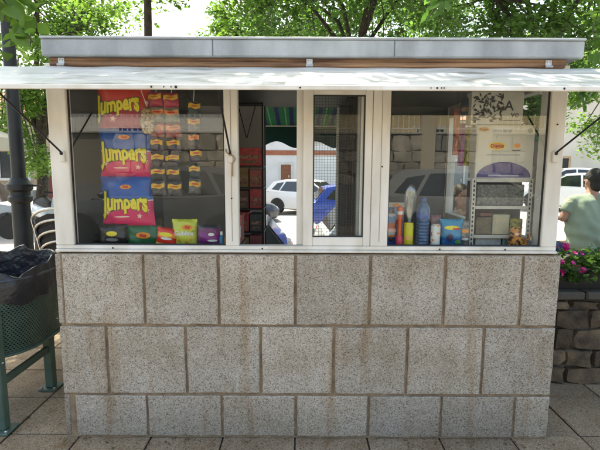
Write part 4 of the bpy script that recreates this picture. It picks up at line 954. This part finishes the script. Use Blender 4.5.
MB().lathe([(.3, 0), (.3, .06), (.06, .1), (.035, .3)], n=18).build('foot', IRON, ps, True)
tb = thing('terrace_table', 'round pale terrace table under the parasol', 'table', (-4.75, 3.4 - .9, 0))
MB().lathe([(.34, .70), (.35, .71), (.35, .725), (.34, .735)], n=28).build('table_top', ALU, tb, True); MB().tube([(0, 0, .03), (0, 0, .70)], .03, 10).build('stem', ALU, tb, True); MB().lathe([(.25, 0), (.25, .02), (.04, .05)], n=20).build('foot', IRON, tb, True)

# ------------------------------------------------------------------ stone walls built of single stones
def stone_variants(m, k=6, seed=1):
    out = []; rr = random.Random(seed)
    for q in range(k):
        bm = bmesh.new(); bmesh.ops.create_cube(bm, size=1)
        bmesh.ops.subdivide_edges(bm, edges=bm.edges[:], cuts=1, use_grid_fill=True)
        for v in bm.verts:
            c = v.co; n_ = sum(abs(x) > .49 for x in c)
            f_ = {1: 1.0, 2: .93, 3: .84}.get(n_, 1.0)
            v.co = Vector((c.x * f_, c.y * (1.12 if n_ == 1 else .95), c.z * f_)) + Vector((rr.uniform(-.09, .09), rr.uniform(-.12, .12), rr.uniform(-.09, .09)))
        me = bpy.data.meshes.new('stone'); bm.to_mesh(me); bm.free(); me.materials.append(m); shade(me, 50); out.append(me)
    return out
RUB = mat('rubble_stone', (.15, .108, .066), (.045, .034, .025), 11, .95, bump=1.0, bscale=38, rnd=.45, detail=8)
RUBL = mat('rubble_light', (.42, .38, .32), (.20, .18, .15), 5, .9, bump=.7, bscale=30, rnd=.35)
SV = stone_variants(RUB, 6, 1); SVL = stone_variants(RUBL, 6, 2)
def rubble(parent, x0, x1, z0, z1, y, hs, ws, var, seed, dep=.09):
    rr = random.Random(seed); z = z0
    while z < z1 - .02:
        h_ = min(rr.uniform(*hs), z1 - z)
        if z1 - z - h_ < hs[0] * .5: h_ = z1 - z
        x = x0
        while x < x1 - .02:
            w_ = min(rr.uniform(*ws), x1 - x)
            if x1 - x - w_ < ws[0] * .5: w_ = x1 - x
            o = link('stone', rr.choice(var), parent, (x + w_ / 2, y + rr.uniform(-.008, .008), z + h_ / 2), (0, rr.uniform(-.05, .05), 0)); o.scale = ((w_ - .012) * 1.06, dep, (h_ - .012) * 1.06); x += w_
        z += h_
pl = thing('stone_planter', 'low rubble stone planter wall right of the kiosk', 'planter', (0, 0, 0))
MB().box(1.62, 4.6, .70, 1.18, 0, .6105).build('mortar_core', mat('dark_mortar', (.13, .115, .095), (.08, .07, .06), 12, .95, bump=.6, bscale=60), pl)
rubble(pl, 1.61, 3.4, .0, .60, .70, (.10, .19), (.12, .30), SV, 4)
for x in np.arange(1.60, 4.5, .36): MB().box(x, x + .352, .64, 1.22, .612, .668, b=.012).build('coping_stone', mat('coping', (.09, .078, .063), (.05, .043, .036), 6, .85, bump=.5, bscale=60, rnd=.2), pl)
tr = thing('planter_trough', 'long black plastic flower trough on the stone planter', 'trough', (2.30, .84, .6695))
B = MB(); B.add([(-.56, -.11, 0), (.56, -.11, 0), (.56, .11, 0), (-.56, .11, 0), (-.60, -.14, .15), (.60, -.14, .15), (.60, .14, .15), (-.60, .14, .15)], [(0, 1, 5, 4), (1, 2, 6, 5), (2, 3, 7, 6), (3, 0, 4, 7), (3, 2, 1, 0)])
B.build('trough_body', mat('trough_black', (.018, .018, .02), rough=.55), tr); MB().add([(-.58, -.13, .135), (.58, -.13, .135), (.58, .13, .135), (-.58, .13, .135)], [(0, 1, 2, 3)]).build('soil', mat('soil', (.05, .035, .025), bump=.6, bscale=80), tr)
for (a, b, c, d) in ((-.61, .61, -.152, -.138), (-.61, .61, .138, .152), (-.61, -.596, -.1375, .1375), (.596, .61, -.1375, .1375)): MB().box(a, b, c, d, .138, .158, b=.003).build('trough_rim', mat('trough_black', 0), tr)

# ------------------------------------------------------------------ foliage
def leaf_cloud(name, centers, radii, count, size, m, parent, droop=.2, seed=1, kind=None, flat=.7):
    """many single leaves (two folded quads each) scattered about twig centres"""
    g = np.random.default_rng(seed); centers = np.asarray(centers, float); n = count
    idx = g.integers(0, len(centers), n); rad = np.asarray(radii, float)[idx] if hasattr(radii, '__len__') else np.full(n, radii)
    d = g.normal(size=(n, 3)); d /= np.linalg.norm(d, axis=1)[:, None]
    p = centers[idx] + d * (g.random(n) ** .45 * rad)[:, None] * np.array([1, 1, flat])
    ax = g.normal(size=(n, 3)); ax[:, 2] = ax[:, 2] * .45 - droop; ax /= np.linalg.norm(ax, axis=1)[:, None]
    up = g.normal(size=(n, 3)) * .55 + np.array([0, 0, 1.0]); sd = np.cross(ax, up); sd /= np.linalg.norm(sd, axis=1)[:, None] + 1e-9
    nm = np.cross(sd, ax); L = size * g.uniform(.6, 1.25, n); Wd = L * g.uniform(.26, .36, n); fold = Wd * g.uniform(.1, .5, n)
    def pt(a, b, c): return p + ax * (L * a)[:, None] + sd * (Wd * b)[:, None] + nm * (fold * c)[:, None]
    V = np.stack([pt(0, 0, 0), pt(.28, -.9, 1), pt(.62, -.85, .9), pt(1, 0, -.3), pt(.62, .85, .9), pt(.28, .9, 1)], 1).reshape(-1, 3)
    me = bpy.data.meshes.new(name); me.vertices.add(6 * n); me.vertices.foreach_set('co', V.ravel())
    base = (np.arange(n) * 6)[:, None]; li = np.concatenate([base + np.array([0, 1, 2, 3]), base + np.array([0, 3, 4, 5])], 1).ravel()
    me.loops.add(8 * n); me.loops.foreach_set('vertex_index', li.astype(np.int32)); me.polygons.add(2 * n)
    me.polygons.foreach_set('loop_start', (np.arange(2 * n) * 4).astype(np.int32))
    try: me.polygons.foreach_set('loop_total', np.full(2 * n, 4, np.int32))
    except Exception: pass
    a = me.attributes.new('leaf_tone', 'FLOAT', 'POINT'); a.data.foreach_set('value', np.repeat(g.random(n), 6).astype(np.float32))
    me.update(calc_edges=True); me.validate(); me.materials.append(m)
    o = link(name, me, parent)
    if kind: o['kind'] = kind
    return o
def tree(lab, x, y, z0, h_trunk, r, crown_c, crown_r, clumps, leaves, size, m, seed, extra=None, flat=.75, name='leafy_tree', low=-1.0, cr=.42, trunk_top=None):
    """tapered trunk, limbs to the clumps, and a crown of leaf clumps with gaps"""
    rr = random.Random(seed); t = thing(name, lab, 'tree', (x, y, z0))
    c = Vector(crown_c) - Vector((x, y, z0)); top = Vector(trunk_top) - Vector((x, y, z0)) if trunk_top else Vector((c.x * .25, c.y * .25, h_trunk))
    tp = [Vector((0, 0, 0)), Vector((.02, .01, h_trunk * .3)), top * .68 + Vector((.04, -.02, 0)), top]
    MB().tube(tp, [r * 1.3, r, r * .85, r * .7], 12).build('trunk', BARK, t, True)
    pts = []
    while len(pts) < clumps:
        d = Vector((rr.gauss(0, 1), rr.gauss(0, 1), rr.gauss(0, 1))).normalized() * (rr.random() ** .4)
        if d.z < low: continue
        pts.append(c + Vector((d.x * crown_r[0], d.y * crown_r[1], d.z * crown_r[2])))
    B = MB(); hubs = []
    for k in range(7):
        a = k * 2 * math.pi / 7 + rr.random(); hub = c + Vector((math.cos(a) * crown_r[0] * .45, math.sin(a) * crown_r[1] * .45, rr.uniform(-.25, .35) * crown_r[2])); hubs.append(hub)
        mid = (top + hub) / 2 + Vector((rr.uniform(-.15, .15), rr.uniform(-.15, .15), rr.uniform(0, .25))); B.tube([top - Vector((0, 0, .1)), mid, hub], [r * .55, r * .38, r * .22], 7)
    allp = pts + [Vector(e) - Vector((x, y, z0)) for e in (extra or [])]
    for p in allp:
        hb = min(hubs, key=lambda q: (q - p).length); mid = (hb + p) / 2 + Vector((rr.uniform(-.1, .1), rr.uniform(-.1, .1), rr.uniform(-.02, .12)))
        B.tube([hb, mid, p], [r * .18, r * .10, r * .05 + .002], 5)
    B.build('limbs', BARK, t, True)
    leaf_cloud('crown', [tuple(p) for p in pts], [rr.uniform(.7, 1.3) * cr for _ in pts], leaves, size, m, t, seed=seed, flat=flat)
    return t
def spray(parent, pts, count, size, m, seed, rad=.10):
    """near twig with separate large leaves"""
    B = MB().tube(pts, [.005] * (len(pts) - 1) + [.002], 6); B.build('twig', BARK, parent, True)
    C = []
    for a, b in zip(pts[:-1], pts[1:]):
        for k in range(5): C.append(tuple(Vector(a).lerp(Vector(b), k / 5)))
    leaf_cloud('spray_leaves', C[2:], rad, count, size, m, parent, droop=.55, seed=seed)
tree('slim tree with dark trunk rising behind the kiosk roof at the left', -2.38, 4.4, slope(-2.4), 5.3, .07, (-1.5, 4.7, 4.7), (2.1, 1.6, 1.6), 60, 8000, .085, LEAF_L, 11, low=-.85, cr=.36)
tree('dense leafy tree behind the middle of the kiosk roof', 1.0, 6.2, slope(1), 4.0, .085, (.9, 6.0, 4.9), (2.9, 1.9, 2.0), 110, 26000, .085, LEAF, 12)
tree('broad leafy tree behind the right end of the roof', 4.1, 5.6, slope(4), 3.6, .095, (3.9, 5.4, 4.6), (2.3, 2.0, 2.1), 95, 24000, .085, LEAF, 13)
tree('bright green tree left of the kiosk behind the lamp post', -5.6, 7.4, -.5, 2.6, .13, (-5.0, 7.2, 3.6), (1.7, 1.7, 2.5), 95, 24000, .085, LEAF_L, 14, low=-.9)
tree('sunlit tree across the street on the right', 9.6, 9.2, -.1, 3.2, .16, (8.3, 9.0, 4.3), (2.7, 2.2, 2.6), 110, 24000, .10, LEAF_L, 15)
tree('far tree beyond the street in the gap at left', -2.2, 42, slope(-2), 7.0, .25, (-4.0, 42, 13.2), (6.5, 4.0, 4.0), 60, 11000, .36, LEAF, 16, cr=1.3)
tree('far dense tree beyond the street behind the kiosk', 6.5, 43, slope(6), 7.0, .25, (8.0, 43, 12.6), (9.5, 4.0, 5.0), 90, 15000, .36, LEAF, 17, cr=1.3)
T8 = tree('overhanging tree with large near leaves at the upper left', -3.75, .9, 0, 3.3, .14, (-2.9, 2.2, 4.8), (2.5, 2.0, 1.2), 110, 24000, .085, LEAF_L, 18, low=-.6)
T7 = tree('overhanging tree reaching over the right end of the roof', 4.4, 1.9, 0, 3.2, .16, (2.4, 1.9, 4.7), (3.0, 1.9, 1.1), 120, 26000, .085, LEAF, 19, low=-.6)
def rel(o, pts): return [tuple(Vector(p) - o.location) for p in pts]
spray(T8, rel(T8, [(-2.9, 1.0, 4.0), (-2.2, .5, 3.1), (-1.62, .22, 2.42), (-1.42, .15, 2.16)]), 75, .13, LEAF_L, 31, .13)
spray(T8, rel(T8, [(-2.8, 1.2, 3.9), (-2.3, .9, 3.0), (-1.95, .75, 2.55), (-1.85, .7, 2.2)]), 60, .12, LEAF_L, 32, .14)
spray(T8, rel(T8, [(-2.6, .8, 4.0), (-1.2, .2, 3.3), (-.45, .0, 2.75), (-.29, -.1, 2.42)]), 34, .10, LEAF_L, 33, .07)
spray(T7, rel(T7, [(2.6, 1.0, 4.0), (1.3, .3, 3.1), (.78, .05, 2.5), (.63, -.02, 2.24)]), 60, .10, LEAF, 34, .10)
spray(T7, rel(T7, [(3.0, 1.0, 3.9), (2.0, .4, 3.0), (1.55, .05, 2.5), (1.40, -.08, 2.15)]), 60, .105, LEAF_L, 35, .10)
spray(T7, rel(T7, [(3.1, 1.3, 3.8), (2.4, .8, 2.9), (2.0, .5, 2.4), (1.85, .45, 2.15)]), 70, .105, LEAF, 36, .13)
spray(T7, rel(T7, [(3.2, 1.8, 3.8), (2.7, 1.5, 2.8), (2.35, 1.3, 2.3), (2.2, 1.25, 2.0)]), 110, .10, LEAF, 37, .2)
MB().tube(rel(T7, [(4.2, 2.1, 3.2), (2.9, 1.9, 3.05), (1.9, 1.75, 2.98), (1.55, 1.6, 3.1)]), [.06, .05, .035, .02], 8).build('limb', BARK, T7, True)
leaf_cloud('pot_plant', rel(hp, [(1.54, .72, 1.78), (1.50, .74, 1.86), (1.58, .7, 1.92), (1.52, .76, 1.98), (1.62, .72, 1.82)]), .08, 260, .07, LEAF, hp, seed=52)
# petunias
fl_ = thing('petunias', 'fuchsia petunias spilling over the black trough', 'flowers', (2.30, .84, .815))
rr = random.Random(8); C = [(rr.uniform(-.58, .58), rr.uniform(-.12, .10), rr.uniform(.0, .11)) for _ in range(60)] + [(rr.uniform(-.58, .58), rr.uniform(-.18, -.13), rr.uniform(-.07, .03)) for _ in range(34)]
leaf_cloud('leaves', C, .05, 1500, .045, LEAF, fl_, seed=41)
FUC = [mat('petal_fuchsia', (.58, .012, .22), (.42, .008, .16), 60, .55), mat('petal_pink', (.62, .03, .30), (.5, .02, .22), 60, .55)]
for k in range(120):
    cx, cy, cz = rr.choice(C); n = 10; R_ = rr.uniform(.014, .021); vs = [(0, 0, -.010)]
    for i in range(n): q = R_ * (1.0 if i % 2 == 0 else .80); a = i * 2 * math.pi / n; vs.append((q * math.cos(a), q * math.sin(a), .004 * (i % 2)))
    MB().add(vs, [(0, i + 1, (i + 1) % n + 1) for i in range(n)]).build('blossom', FUC[k % 2], fl_, False, (cx + rr.uniform(-.02, .02), cy - .03, cz + rr.uniform(.015, .06)), (R(rr.uniform(20, 85)), 0, R(rr.uniform(-50, 50))))

# ------------------------------------------------------------------ people
SKIN = mat('skin', (.42, .235, .165), (.36, .19, .13), 20, .55); HAIRB = mat('hair_black', (.018, .015, .013), (.01, .009, .008), 80, .5, bump=.8, bscale=180); HAIRN = mat('hair_brown', (.085, .042, .02), (.04, .02, .01), 80, .5, bump=.8, bscale=160)
def remesh(B, voxel, smooth=5):
    me = B.mesh('blob'); o = bpy.data.objects.new('blob', me); COL.objects.link(o)
    r_ = o.modifiers.new('r', 'REMESH'); r_.mode = 'VOXEL'; r_.voxel_size = voxel
    s_ = o.modifiers.new('s', 'SMOOTH'); s_.iterations = smooth; s_.factor = .5
    bpy.context.view_layer.update()
    out = bpy.data.meshes.new_from_object(o.evaluated_get(bpy.context.evaluated_depsgraph_get())); bpy.data.objects.remove(o)
    out.materials.clear(); out.polygons.foreach_set('use_smooth', [True] * len(out.polygons)); return out
def cap(B, a, b, ra, rb): B.tube([a, tuple((Vector(a) + Vector(b)) / 2), b], [ra, (ra + rb) / 2, rb], 12, round_cap=True)
def hand(B, w, d, up, s_=1):
    """palm and five bent fingers from wrist w along d"""
    w = Vector(w); d = Vector(d).normalized(); up = Vector(up); sd = d.cross(up).normalized(); nm = sd.cross(d)
    for k in (-1, 0, 1): cap(B, tuple(w + sd * k * .022), tuple(w + d * .075 + sd * k * .027), .015, .014)
    for i, (o_, l) in enumerate(((-.033, .062), (-.011, .075), (.011, .078), (.033, .068))):
        p0 = w + d * .08 + sd * o_; p1 = p0 + d * l * .5 - nm * .010; p2 = p1 + d * l * .35 - nm * .028
        B.tube([tuple(p0), tuple(p1), tuple(p2)], [.0095, .009, .007], 8, round_cap=True)
    p0 = w + d * .02 + sd * .035 * s_; p1 = p0 + (d * .5 + sd * .8 * s_).normalized() * .035; p2 = p1 + (d * .8 + sd * .3 * s_).normalized() * .032
    B.tube([tuple(p0), tuple(p1), tuple(p2)], [.012, .010, .008], 8, round_cap=True)
def person(lab, loc, rz, shirt, trouser, hair, pose, hairlong=False):
    """seated figure facing local +y, seat surface at local z = .60"""
    t = thing('person', lab, 'person', loc, (0, 0, rz)); P_ = pose
    B = MB(); bw_ = P_.get('bulk', 1.0); ln = P_.get('lean', .04)
    hip = Vector((0, 0, .69)); ch = Vector((0, ln, 1.08)); nk = Vector((0, ln * 1.2, 1.22)); hd = Vector(P_['head'])
    for s_ in (-1, 1):
        cap(B, (s_ * .075 * bw_, -.02, .70), (s_ * .085 * bw_, 0.0, .88), .125 * bw_, .125 * bw_); cap(B, (s_ * .085 * bw_, 0, .88), (s_ * .095 * bw_, ln, 1.08), .125 * bw_, .108 * bw_)
        cap(B, (s_ * .06, ln, 1.17), (s_ * .165 * bw_, ln, 1.165), .07, .062)
    cap(B, (0, .03, .84), (0, .05, .92), .13 * bw_, .12 * bw_)
    cap(B, tuple(nk - Vector((0, 0, .06))), tuple(hd - Vector((0, 0, .07))), .062, .055)
    # head
    hB = B; hB.ball(tuple(hd + Vector((0, -.01, .025))), .078, .098, .10, 18); hB.ball(tuple(hd + Vector((0, .025, -.045))), .058, .066, .065, 14); hB.ball(tuple(hd + Vector((0, .06, -.085))), .026, .024, .022, 10)
    hB.ball(tuple(hd + Vector((0, .098, -.012))), .013, .022, .02, 8); hB.tube([tuple(hd + Vector((0, .088, .03))), tuple(hd + Vector((0, .104, -.01)))], [.009, .012], 8, round_cap=True)
    for s_ in (-1, 1): hB.ball(tuple(hd + Vector((s_ * .082, -.01, -.008))), .010, .022, .032, 10)
    for s_, el, wr in ((-1, P_['elbow_l'], P_['wrist_l']), (1, P_['elbow_r'], P_['wrist_r'])):
        sh_ = (s_ * .19 * bw_, ln, 1.15); cap(B, sh_, el, .056, .044); cap(B, el, wr, .044, .029)
        hand(B, wr, Vector(wr) - Vector(el), (0, 0, 1), -s_)
    for s_ in (-1, 1):
        kn = (s_ * .13, .46, .62); an = (s_ * .14, .50, .13) if not P_.get('tuck') else (s_ * .12, .42, .13)
        cap(B, (s_ * .095, .02, .67), kn, .088, .062); cap(B, kn, an, .060, .042); cap(B, (an[0], an[1] - .03, .05), (an[0], an[1] + .16, .04), .045, .038)
    me = remesh(B, .011, 4); sk = [SKIN, trouser, TRIM]
    for m_ in sk: me.materials.append(m_)
    mi = []
    for p in me.polygons:
        c = p.center; leg = c.z < .70 and abs(c.x) < .30 and not any((Vector(c) - Vector(w)).length < .16 for w in (P_['wrist_l'], P_['wrist_r']))
        mi.append(2 if c.z < .10 else (1 if (leg or c.z < .5) else 0))
    me.polygons.foreach_set('material_index', mi)
    body = link('body', me, t)
    # shirt: looser shell over torso and upper arms, open at neck and hems
    S = MB(); g = .016
    for s_ in (-1, 1):
        cap(S, (s_ * .075 * bw_, -.02, .76), (s_ * .085 * bw_, 0, .88), .130 * bw_ + g, .128 * bw_ + g); cap(S, (s_ * .085 * bw_, 0, .88), (s_ * .095 * bw_, ln, 1.08), .128 * bw_ + g, .110 * bw_ + g)
        cap(S, (s_ * .06, ln, 1.165), (s_ * .165 * bw_, ln, 1.16), .072 + g * .4, .064 + g * .6)
        el = Vector(P_['elbow_l'] if s_ < 0 else P_['elbow_r']); sh_ = Vector((s_ * .19 * bw_, ln, 1.15)); e2 = sh_.lerp(el, P_.get('sleeve', .72)); S.tube([tuple(sh_), tuple(sh_.lerp(e2, .5)), tuple(e2)], [.068, .068, .068], 14)
    cap(S, (0, .03, .84), (0, .05, .92), .135 * bw_ + g, .125 * bw_ + g)
    sm = remesh(S, .012, 5); rr_ = random.Random(2)
    for v in sm.vertices:
        w_ = .009 * math.sin(v.co.z * 48 + v.co.x * 22 + 3 * math.sin(v.co.x * 9)) * max(0, min(1, (1.05 - v.co.z) * 4)) + .004 * math.sin(v.co.x * 60 + v.co.z * 25); v.co += v.normal * w_
    sm.materials.append(shirt); link('shirt', sm, t)
    # hair
    Hh = MB(); Hh.ball(tuple(hd + Vector((0, -.022, .045))), .088, .098, .094, 18); Hh.ball(tuple(hd + Vector((0, -.052, -.025))), .070, .052, .085, 14)
    if hairlong:
        for s_ in (-1, 1): cap(Hh, tuple(hd + Vector((s_ * .075, -.02, .02))), tuple(hd + Vector((s_ * .085, -.015, -.10))), .03, .022)
    hm = remesh(Hh, .009, 3)
    for v in hm.vertices: v.co += v.normal * rr_.uniform(-.0018, .0022)
    hm.materials.append(hair); link('hair', hm, t)
    # face
    E_ = MB(); 
    for s_ in (-1, 1): E_.ball(tuple(hd + Vector((s_ * .032, .079, .008))), .012, .008, .007, 8)
    E_.build('eyes', WHT, t, True); E_ = MB()
    for s_ in (-1, 1): E_.ball(tuple(hd + Vector((s_ * .032, .0855, .008))), .006, .003, .006, 8)
    E_.build('irises', BLK, t, True); E_ = MB()
    for s_ in (-1, 1): E_.tube([tuple(hd + Vector((s_ * .016, .09, .027))), tuple(hd + Vector((s_ * .034, .088, .032))), tuple(hd + Vector((s_ * .052, .074, .027)))], .0045, 6)
    E_.build('eyebrows', hair, t, True)
    MB().tube([tuple(hd + Vector((-.024, .078, -.054))), tuple(hd + Vector((0, .089, -.056))), tuple(hd + Vector((.024, .078, -.054)))], [.004, .007, .004], 8).build('lips', mat('lips', (.36, .13, .11)), t, True)
    return t
SHG = mat('shirt_pale_green', (.30, .37, .28), (.24, .30, .225), 5, .95, bump=.5, bscale=18)
JEANS = mat('jeans', (.02, .045, .14), (.014, .03, .10), 20, .9, bump=.3, bscale=150)
person('person in pale green t-shirt and jeans sitting with back to the camera', (3.05, 2.30, 0), R(8), SHG, JEANS, HAIRB,
       {'head': (.03, .10, 1.365), 'elbow_l': (-.31, .06, .99), 'wrist_l': (-.17, .27, .97), 'elbow_r': (.30, .10, .97), 'wrist_r': (.16, .30, .92), 'bulk': 1.3, 'lean': .05, 'sleeve': .62})
SHD = mat('shirt_dark', (.022, .02, .026), (.014, .013, .016), 10, .9)
p2 = person('person with brown hair in dark shirt with red print, seen through the right window', (1.53, 2.02, -.16), R(190), SHD, JEANS, HAIRN,
       {'head': (.0, .07, 1.375), 'elbow_l': (-.26, .12, .95), 'wrist_l': (-.06, .33, .95), 'elbow_r': (.27, .14, 1.0), 'wrist_r': (.17, .33, 1.19), 'bulk': .95, 'lean': .04, 'sleeve': .8}, True)
B = MB(); rr = random.Random(9)
for k, x in enumerate((-.10, -.075, -.045, -.015, .02, .05, .085)):
    B.box(x, x + .016, .186, .194, 1.035 + .01 * (k % 2), 1.085 + .008 * (k % 3))
B.build('shirt_print', mat('print_shirt_red', (.42, .03, .035)), p2)
bk = thing('booklet', 'tan and white booklet held up by the brown-haired person', 'booklet', (1.40, 1.64, 1.08), (R(-15), R(-20), 0))
MB().box(-.045, .045, -.004, .004, -.05, .05, b=.003).build('pages', mat('page_white', (.6, .56, .5)), bk); MB().box(-.03, .04, -.007, -.0045, -.02, .042, b=.001).build('cover', mat('cover_tan', (.42, .25, .12), (.3, .16, .07), 40), bk)
lw = thing('low_bench_wall', 'low pale stone bench wall under the seated people', 'wall', (0, 0, 0))
MB().box(1.46, 4.2, 2.02, 2.46, 0, .52, b=.01).build('wall_body', mat('bench_stone', (.36, .32, .27), (.25, .22, .185), 6, .9, bump=.5), lw)
for x in np.arange(1.44, 4.1, .55): MB().box(x, x + .542, 1.99, 2.50, .522, .588, b=.012).build('seat_slab', mat('bench_slab', (.42, .39, .34), (.32, .29, .25), 6, .85, bump=.4, rnd=.1), lw)

# ------------------------------------------------------------------ buildings
PANE = mat('dark_pane', (.03, .035, .04), rough=.12); FRM = mat('window_frame_white', (.6, .58, .54)); TERR = mat('terracotta', (.36, .13, .07), (.25, .085, .05), 6, .85, bump=.4); DOORB = mat('door_brown', (.22, .085, .035), (.15, .055, .025), 8, .6); BARS = DARKSTEEL
def building(name, lab, x0, x1, y, z0, h_, wallm, wins, doors=(), band=None, face=-1, depth=7, ridge=True, frame=None):
    """facade at y; face -1 looks towards -y"""
    t = thing(name, lab, 'building', ((x0 + x1) / 2, y, z0)); cx = (x0 + x1) / 2; w = (x1 - x0) / 2; back = -face * depth; s_ = face
    ys = sorted((0, back)); MB().box(-w, w, ys[0], ys[1], -1.5, h_).build('wall', wallm, t)
    if ridge:
        rf = MB(); o_ = .35; yy0, yy1 = ys[0] - o_, ys[1] + o_; ym = (yy0 + yy1) / 2
        rf.add([(-w - o_, yy0, h_ + .002), (w + o_, yy0, h_ + .002), (w + o_, yy1, h_ + .002), (-w - o_, yy1, h_ + .002), (-w - o_, ym, h_ + 1.3), (w + o_, ym, h_ + 1.3)], [(0, 1, 5, 4), (2, 3, 4, 5), (0, 4, 3), (1, 2, 5), (0, 3, 2, 1)]); rf.build('roof', TERR, t)
    def slab(a, b, p, q, d0, d1, m_, nm, par): 
        yy = sorted((s_ * d0, s_ * d1)); return MB().box(a - cx, b - cx, yy[0], yy[1], p, q).build(nm, m_, par)
    for (a, b, p, q) in wins:
        wd = link('window', None, t); slab(a, b, p, q, .004, .02, PANE, 'pane', wd)
        for (c, d, e, g_) in ((a - .08, a, p, q), (b, b + .08, p, q), (a - .08, b + .08, q, q + .09), ((a + b) / 2 - .025, (a + b) / 2 + .025, p, q)): slab(c, d, e, g_, .003, .06, frame or FRM, 'frame', wd)
        slab(a - .14, b + .14, p - .09, p, .003, .14, frame or FRM, 'sill', wd)
    for (a, b, p, q, m_) in doors:
        dr = link('door', None, t); slab(a, b, p, q, .004, .03, m_, 'leaf', dr)
        for (c, d, e, g_) in ((a - .12, a, p, q), (b, b + .12, p, q), (a - .12, b + .12, q, q + .14)): slab(c, d, e, g_, .003, .07, frame or FRM, 'frame', dr)
        slab(b - .16, b - .10, (p + q) / 2 - .1, (p + q) / 2 + .05, .031, .07, STEEL, 'handle', dr)
    if band: slab(x0, x1, band[0], band[1], .003, .05, band[2], 'plinth', t)
    return t
WW = mat('white_render', (.66, .66, .66), (.58, .58, .57), 1.2, .9, bump=.15, bscale=12); CREAM = mat('cream_render', (.56, .49, .38), (.47, .40, .30), 1.2, .9, bump=.15, bscale=12); YELW = mat('yellow_render', (.58, .46, .26), (.50, .39, .21), 1.2, .9); BEIGE = mat('beige_masonry', (.42, .33, .24), (.30, .23, .17), 3, .9, bump=.4, bscale=20)
zb_ = slope(0)
building('town_house', 'white town house with brown door and red brick upper floor across the street', -9, 3.2, 27, zb_ - .3, 5.6, WW, [(-4.2, -3.2, 2.2, 3.5), (-6.8, -5.8, 2.2, 3.5), (.6, 1.6, 3.9, 5.0), (-2.6, -1.8, 4.0, 5.0)], [(-1.22, -.58, 1.0, 2.45, DOORB), (-7.6, -6.6, .1, 2.2, DOORB)], (3.05, 3.35, TERR))
building('town_house', 'grey shaded garage building right of the white town house', 3.2, 12.5, 27.4, zb_, 5.0, mat('grey_render', (.38, .36, .33)), [(3.9, 5.0, 1.6, 2.6), (6.0, 7.0, 1.6, 2.6)], [(8.4, 10.6, 0, 2.4, mat('garage_grey', (.25, .25, .25)))])
building('town_house', 'cream house with dark doorway at the far right of the street', 12.5, 26, 27.0, .3, 6.0, mat('pale_cream', (.62, .57, .49), (.54, .49, .41), 1.2, .9), [(19.5, 20.6, 1.6, 3.0), (22, 23.1, 1.6, 3.0), (19.5, 20.6, 4, 5.2)], [(16.62, 17.15, .2, 1.72, mat('door_dark', (.02, .02, .022)))], frame=mat('sandstone', (.50, .36, .20), (.4, .28, .15), 4, .9))
building('stone_house', 'beige stone house behind the parasol and scooter', -17, -6.6, 14.5, -1.0, 4.3, BEIGE, [(-11, -10, 2.0, 3.2), (-13.6, -12.6, 2.0, 3.2)], [(-9.4, -8.6, 0, 2.1, mat('door_red', (.16, .03, .025)))])
# behind the camera: rubble wall with railing, cream pillars and a house; these show in the panes
bw2 = thing('boundary_wall', 'rubble stone wall with white railing facing the kiosk across the lane', 'wall', (0, -9.0, 0))
MB().box(-10, 10, -.25, -.02, 0, 2.28).build('mortar_core', mat('pale_mortar', (.22, .20, .17)), bw2)
rubble(bw2, -4.6, 5.6, 1.05, 2.28, .0, (.20, .32), (.28, .55), SVL, 12, .10)
MB().box(-10, 10, -.2, .04, 0, 1.05).build('render_plinth', mat('plinth_grey', (.20, .20, .20)), bw2)
MB().box(-10, 10, -.28, .06, 2.285, 2.34, b=.01).build('coping', mat('coping_pale', (.42, .40, .36)), bw2)
for x in np.arange(-6, 6.8, .13): MB().tube([(float(x), -.1, 2.34), (float(x), -.1, 2.80)], .012, 6).build('rail_bar', WHT, bw2)
for z in (2.42, 2.78): MB().box(-6.1, 6.8, -.12, -.08, z, z + .03).build('rail', WHT, bw2)
for x in (3.0, 4.4, -1.6): MB().box(x, x + .34, -.30, .10, 0, 3.0, b=.01).build('pillar', CREAM, bw2)
building('town_house', 'yellow house behind the boundary wall facing the kiosk', -2, 13, -15, 0, 4.2, YELW, [(4.4, 5.4, 1.6, 2.9), (7, 8, 1.6, 2.9)], [], face=1, frame=FRM)
building('town_house', 'white house behind the boundary wall facing the kiosk', -13, -3, -15.5, 0, 4.0, WW, [(-7, -6, 1.6, 2.9), (-10, -9, 1.6, 2.9)], [], face=1)

# ------------------------------------------------------------------ fallen bits along the foot of the kiosk
B = MB(); rr = random.Random(21)
for k in range(170):
    if k < 120: x, y = rr.uniform(-1.35, 1.5), -abs(rr.gauss(0, .05)) - .004
    else: x, y = rr.choice((rr.uniform(-2.4, -1.35), rr.uniform(1.45, 2.2))), rr.uniform(-.3, .6)
    a = rr.uniform(0, 6.28); L_ = rr.uniform(.003, .012); w_ = L_ * rr.uniform(.35, .7); z = .0035 + rr.uniform(0, .003)
    c, d = math.cos(a), math.sin(a); vs = [(x + c * L_, y + d * L_, z), (x - d * w_, y + c * w_, z + .003), (x - c * L_, y - d * L_, z), (x + d * w_, y - c * w_, z + .002)]
    B.add(vs, [(0, 1, 2, 3)])
lt = B.build('fallen_debris', mat('dry_leaf', (.20, .13, .06), (.07, .045, .025), 60, .9)); lt['kind'] = 'stuff'; lt['label'] = 'dry leaf scraps and grit along the kiosk foot'; lt['category'] = 'debris'
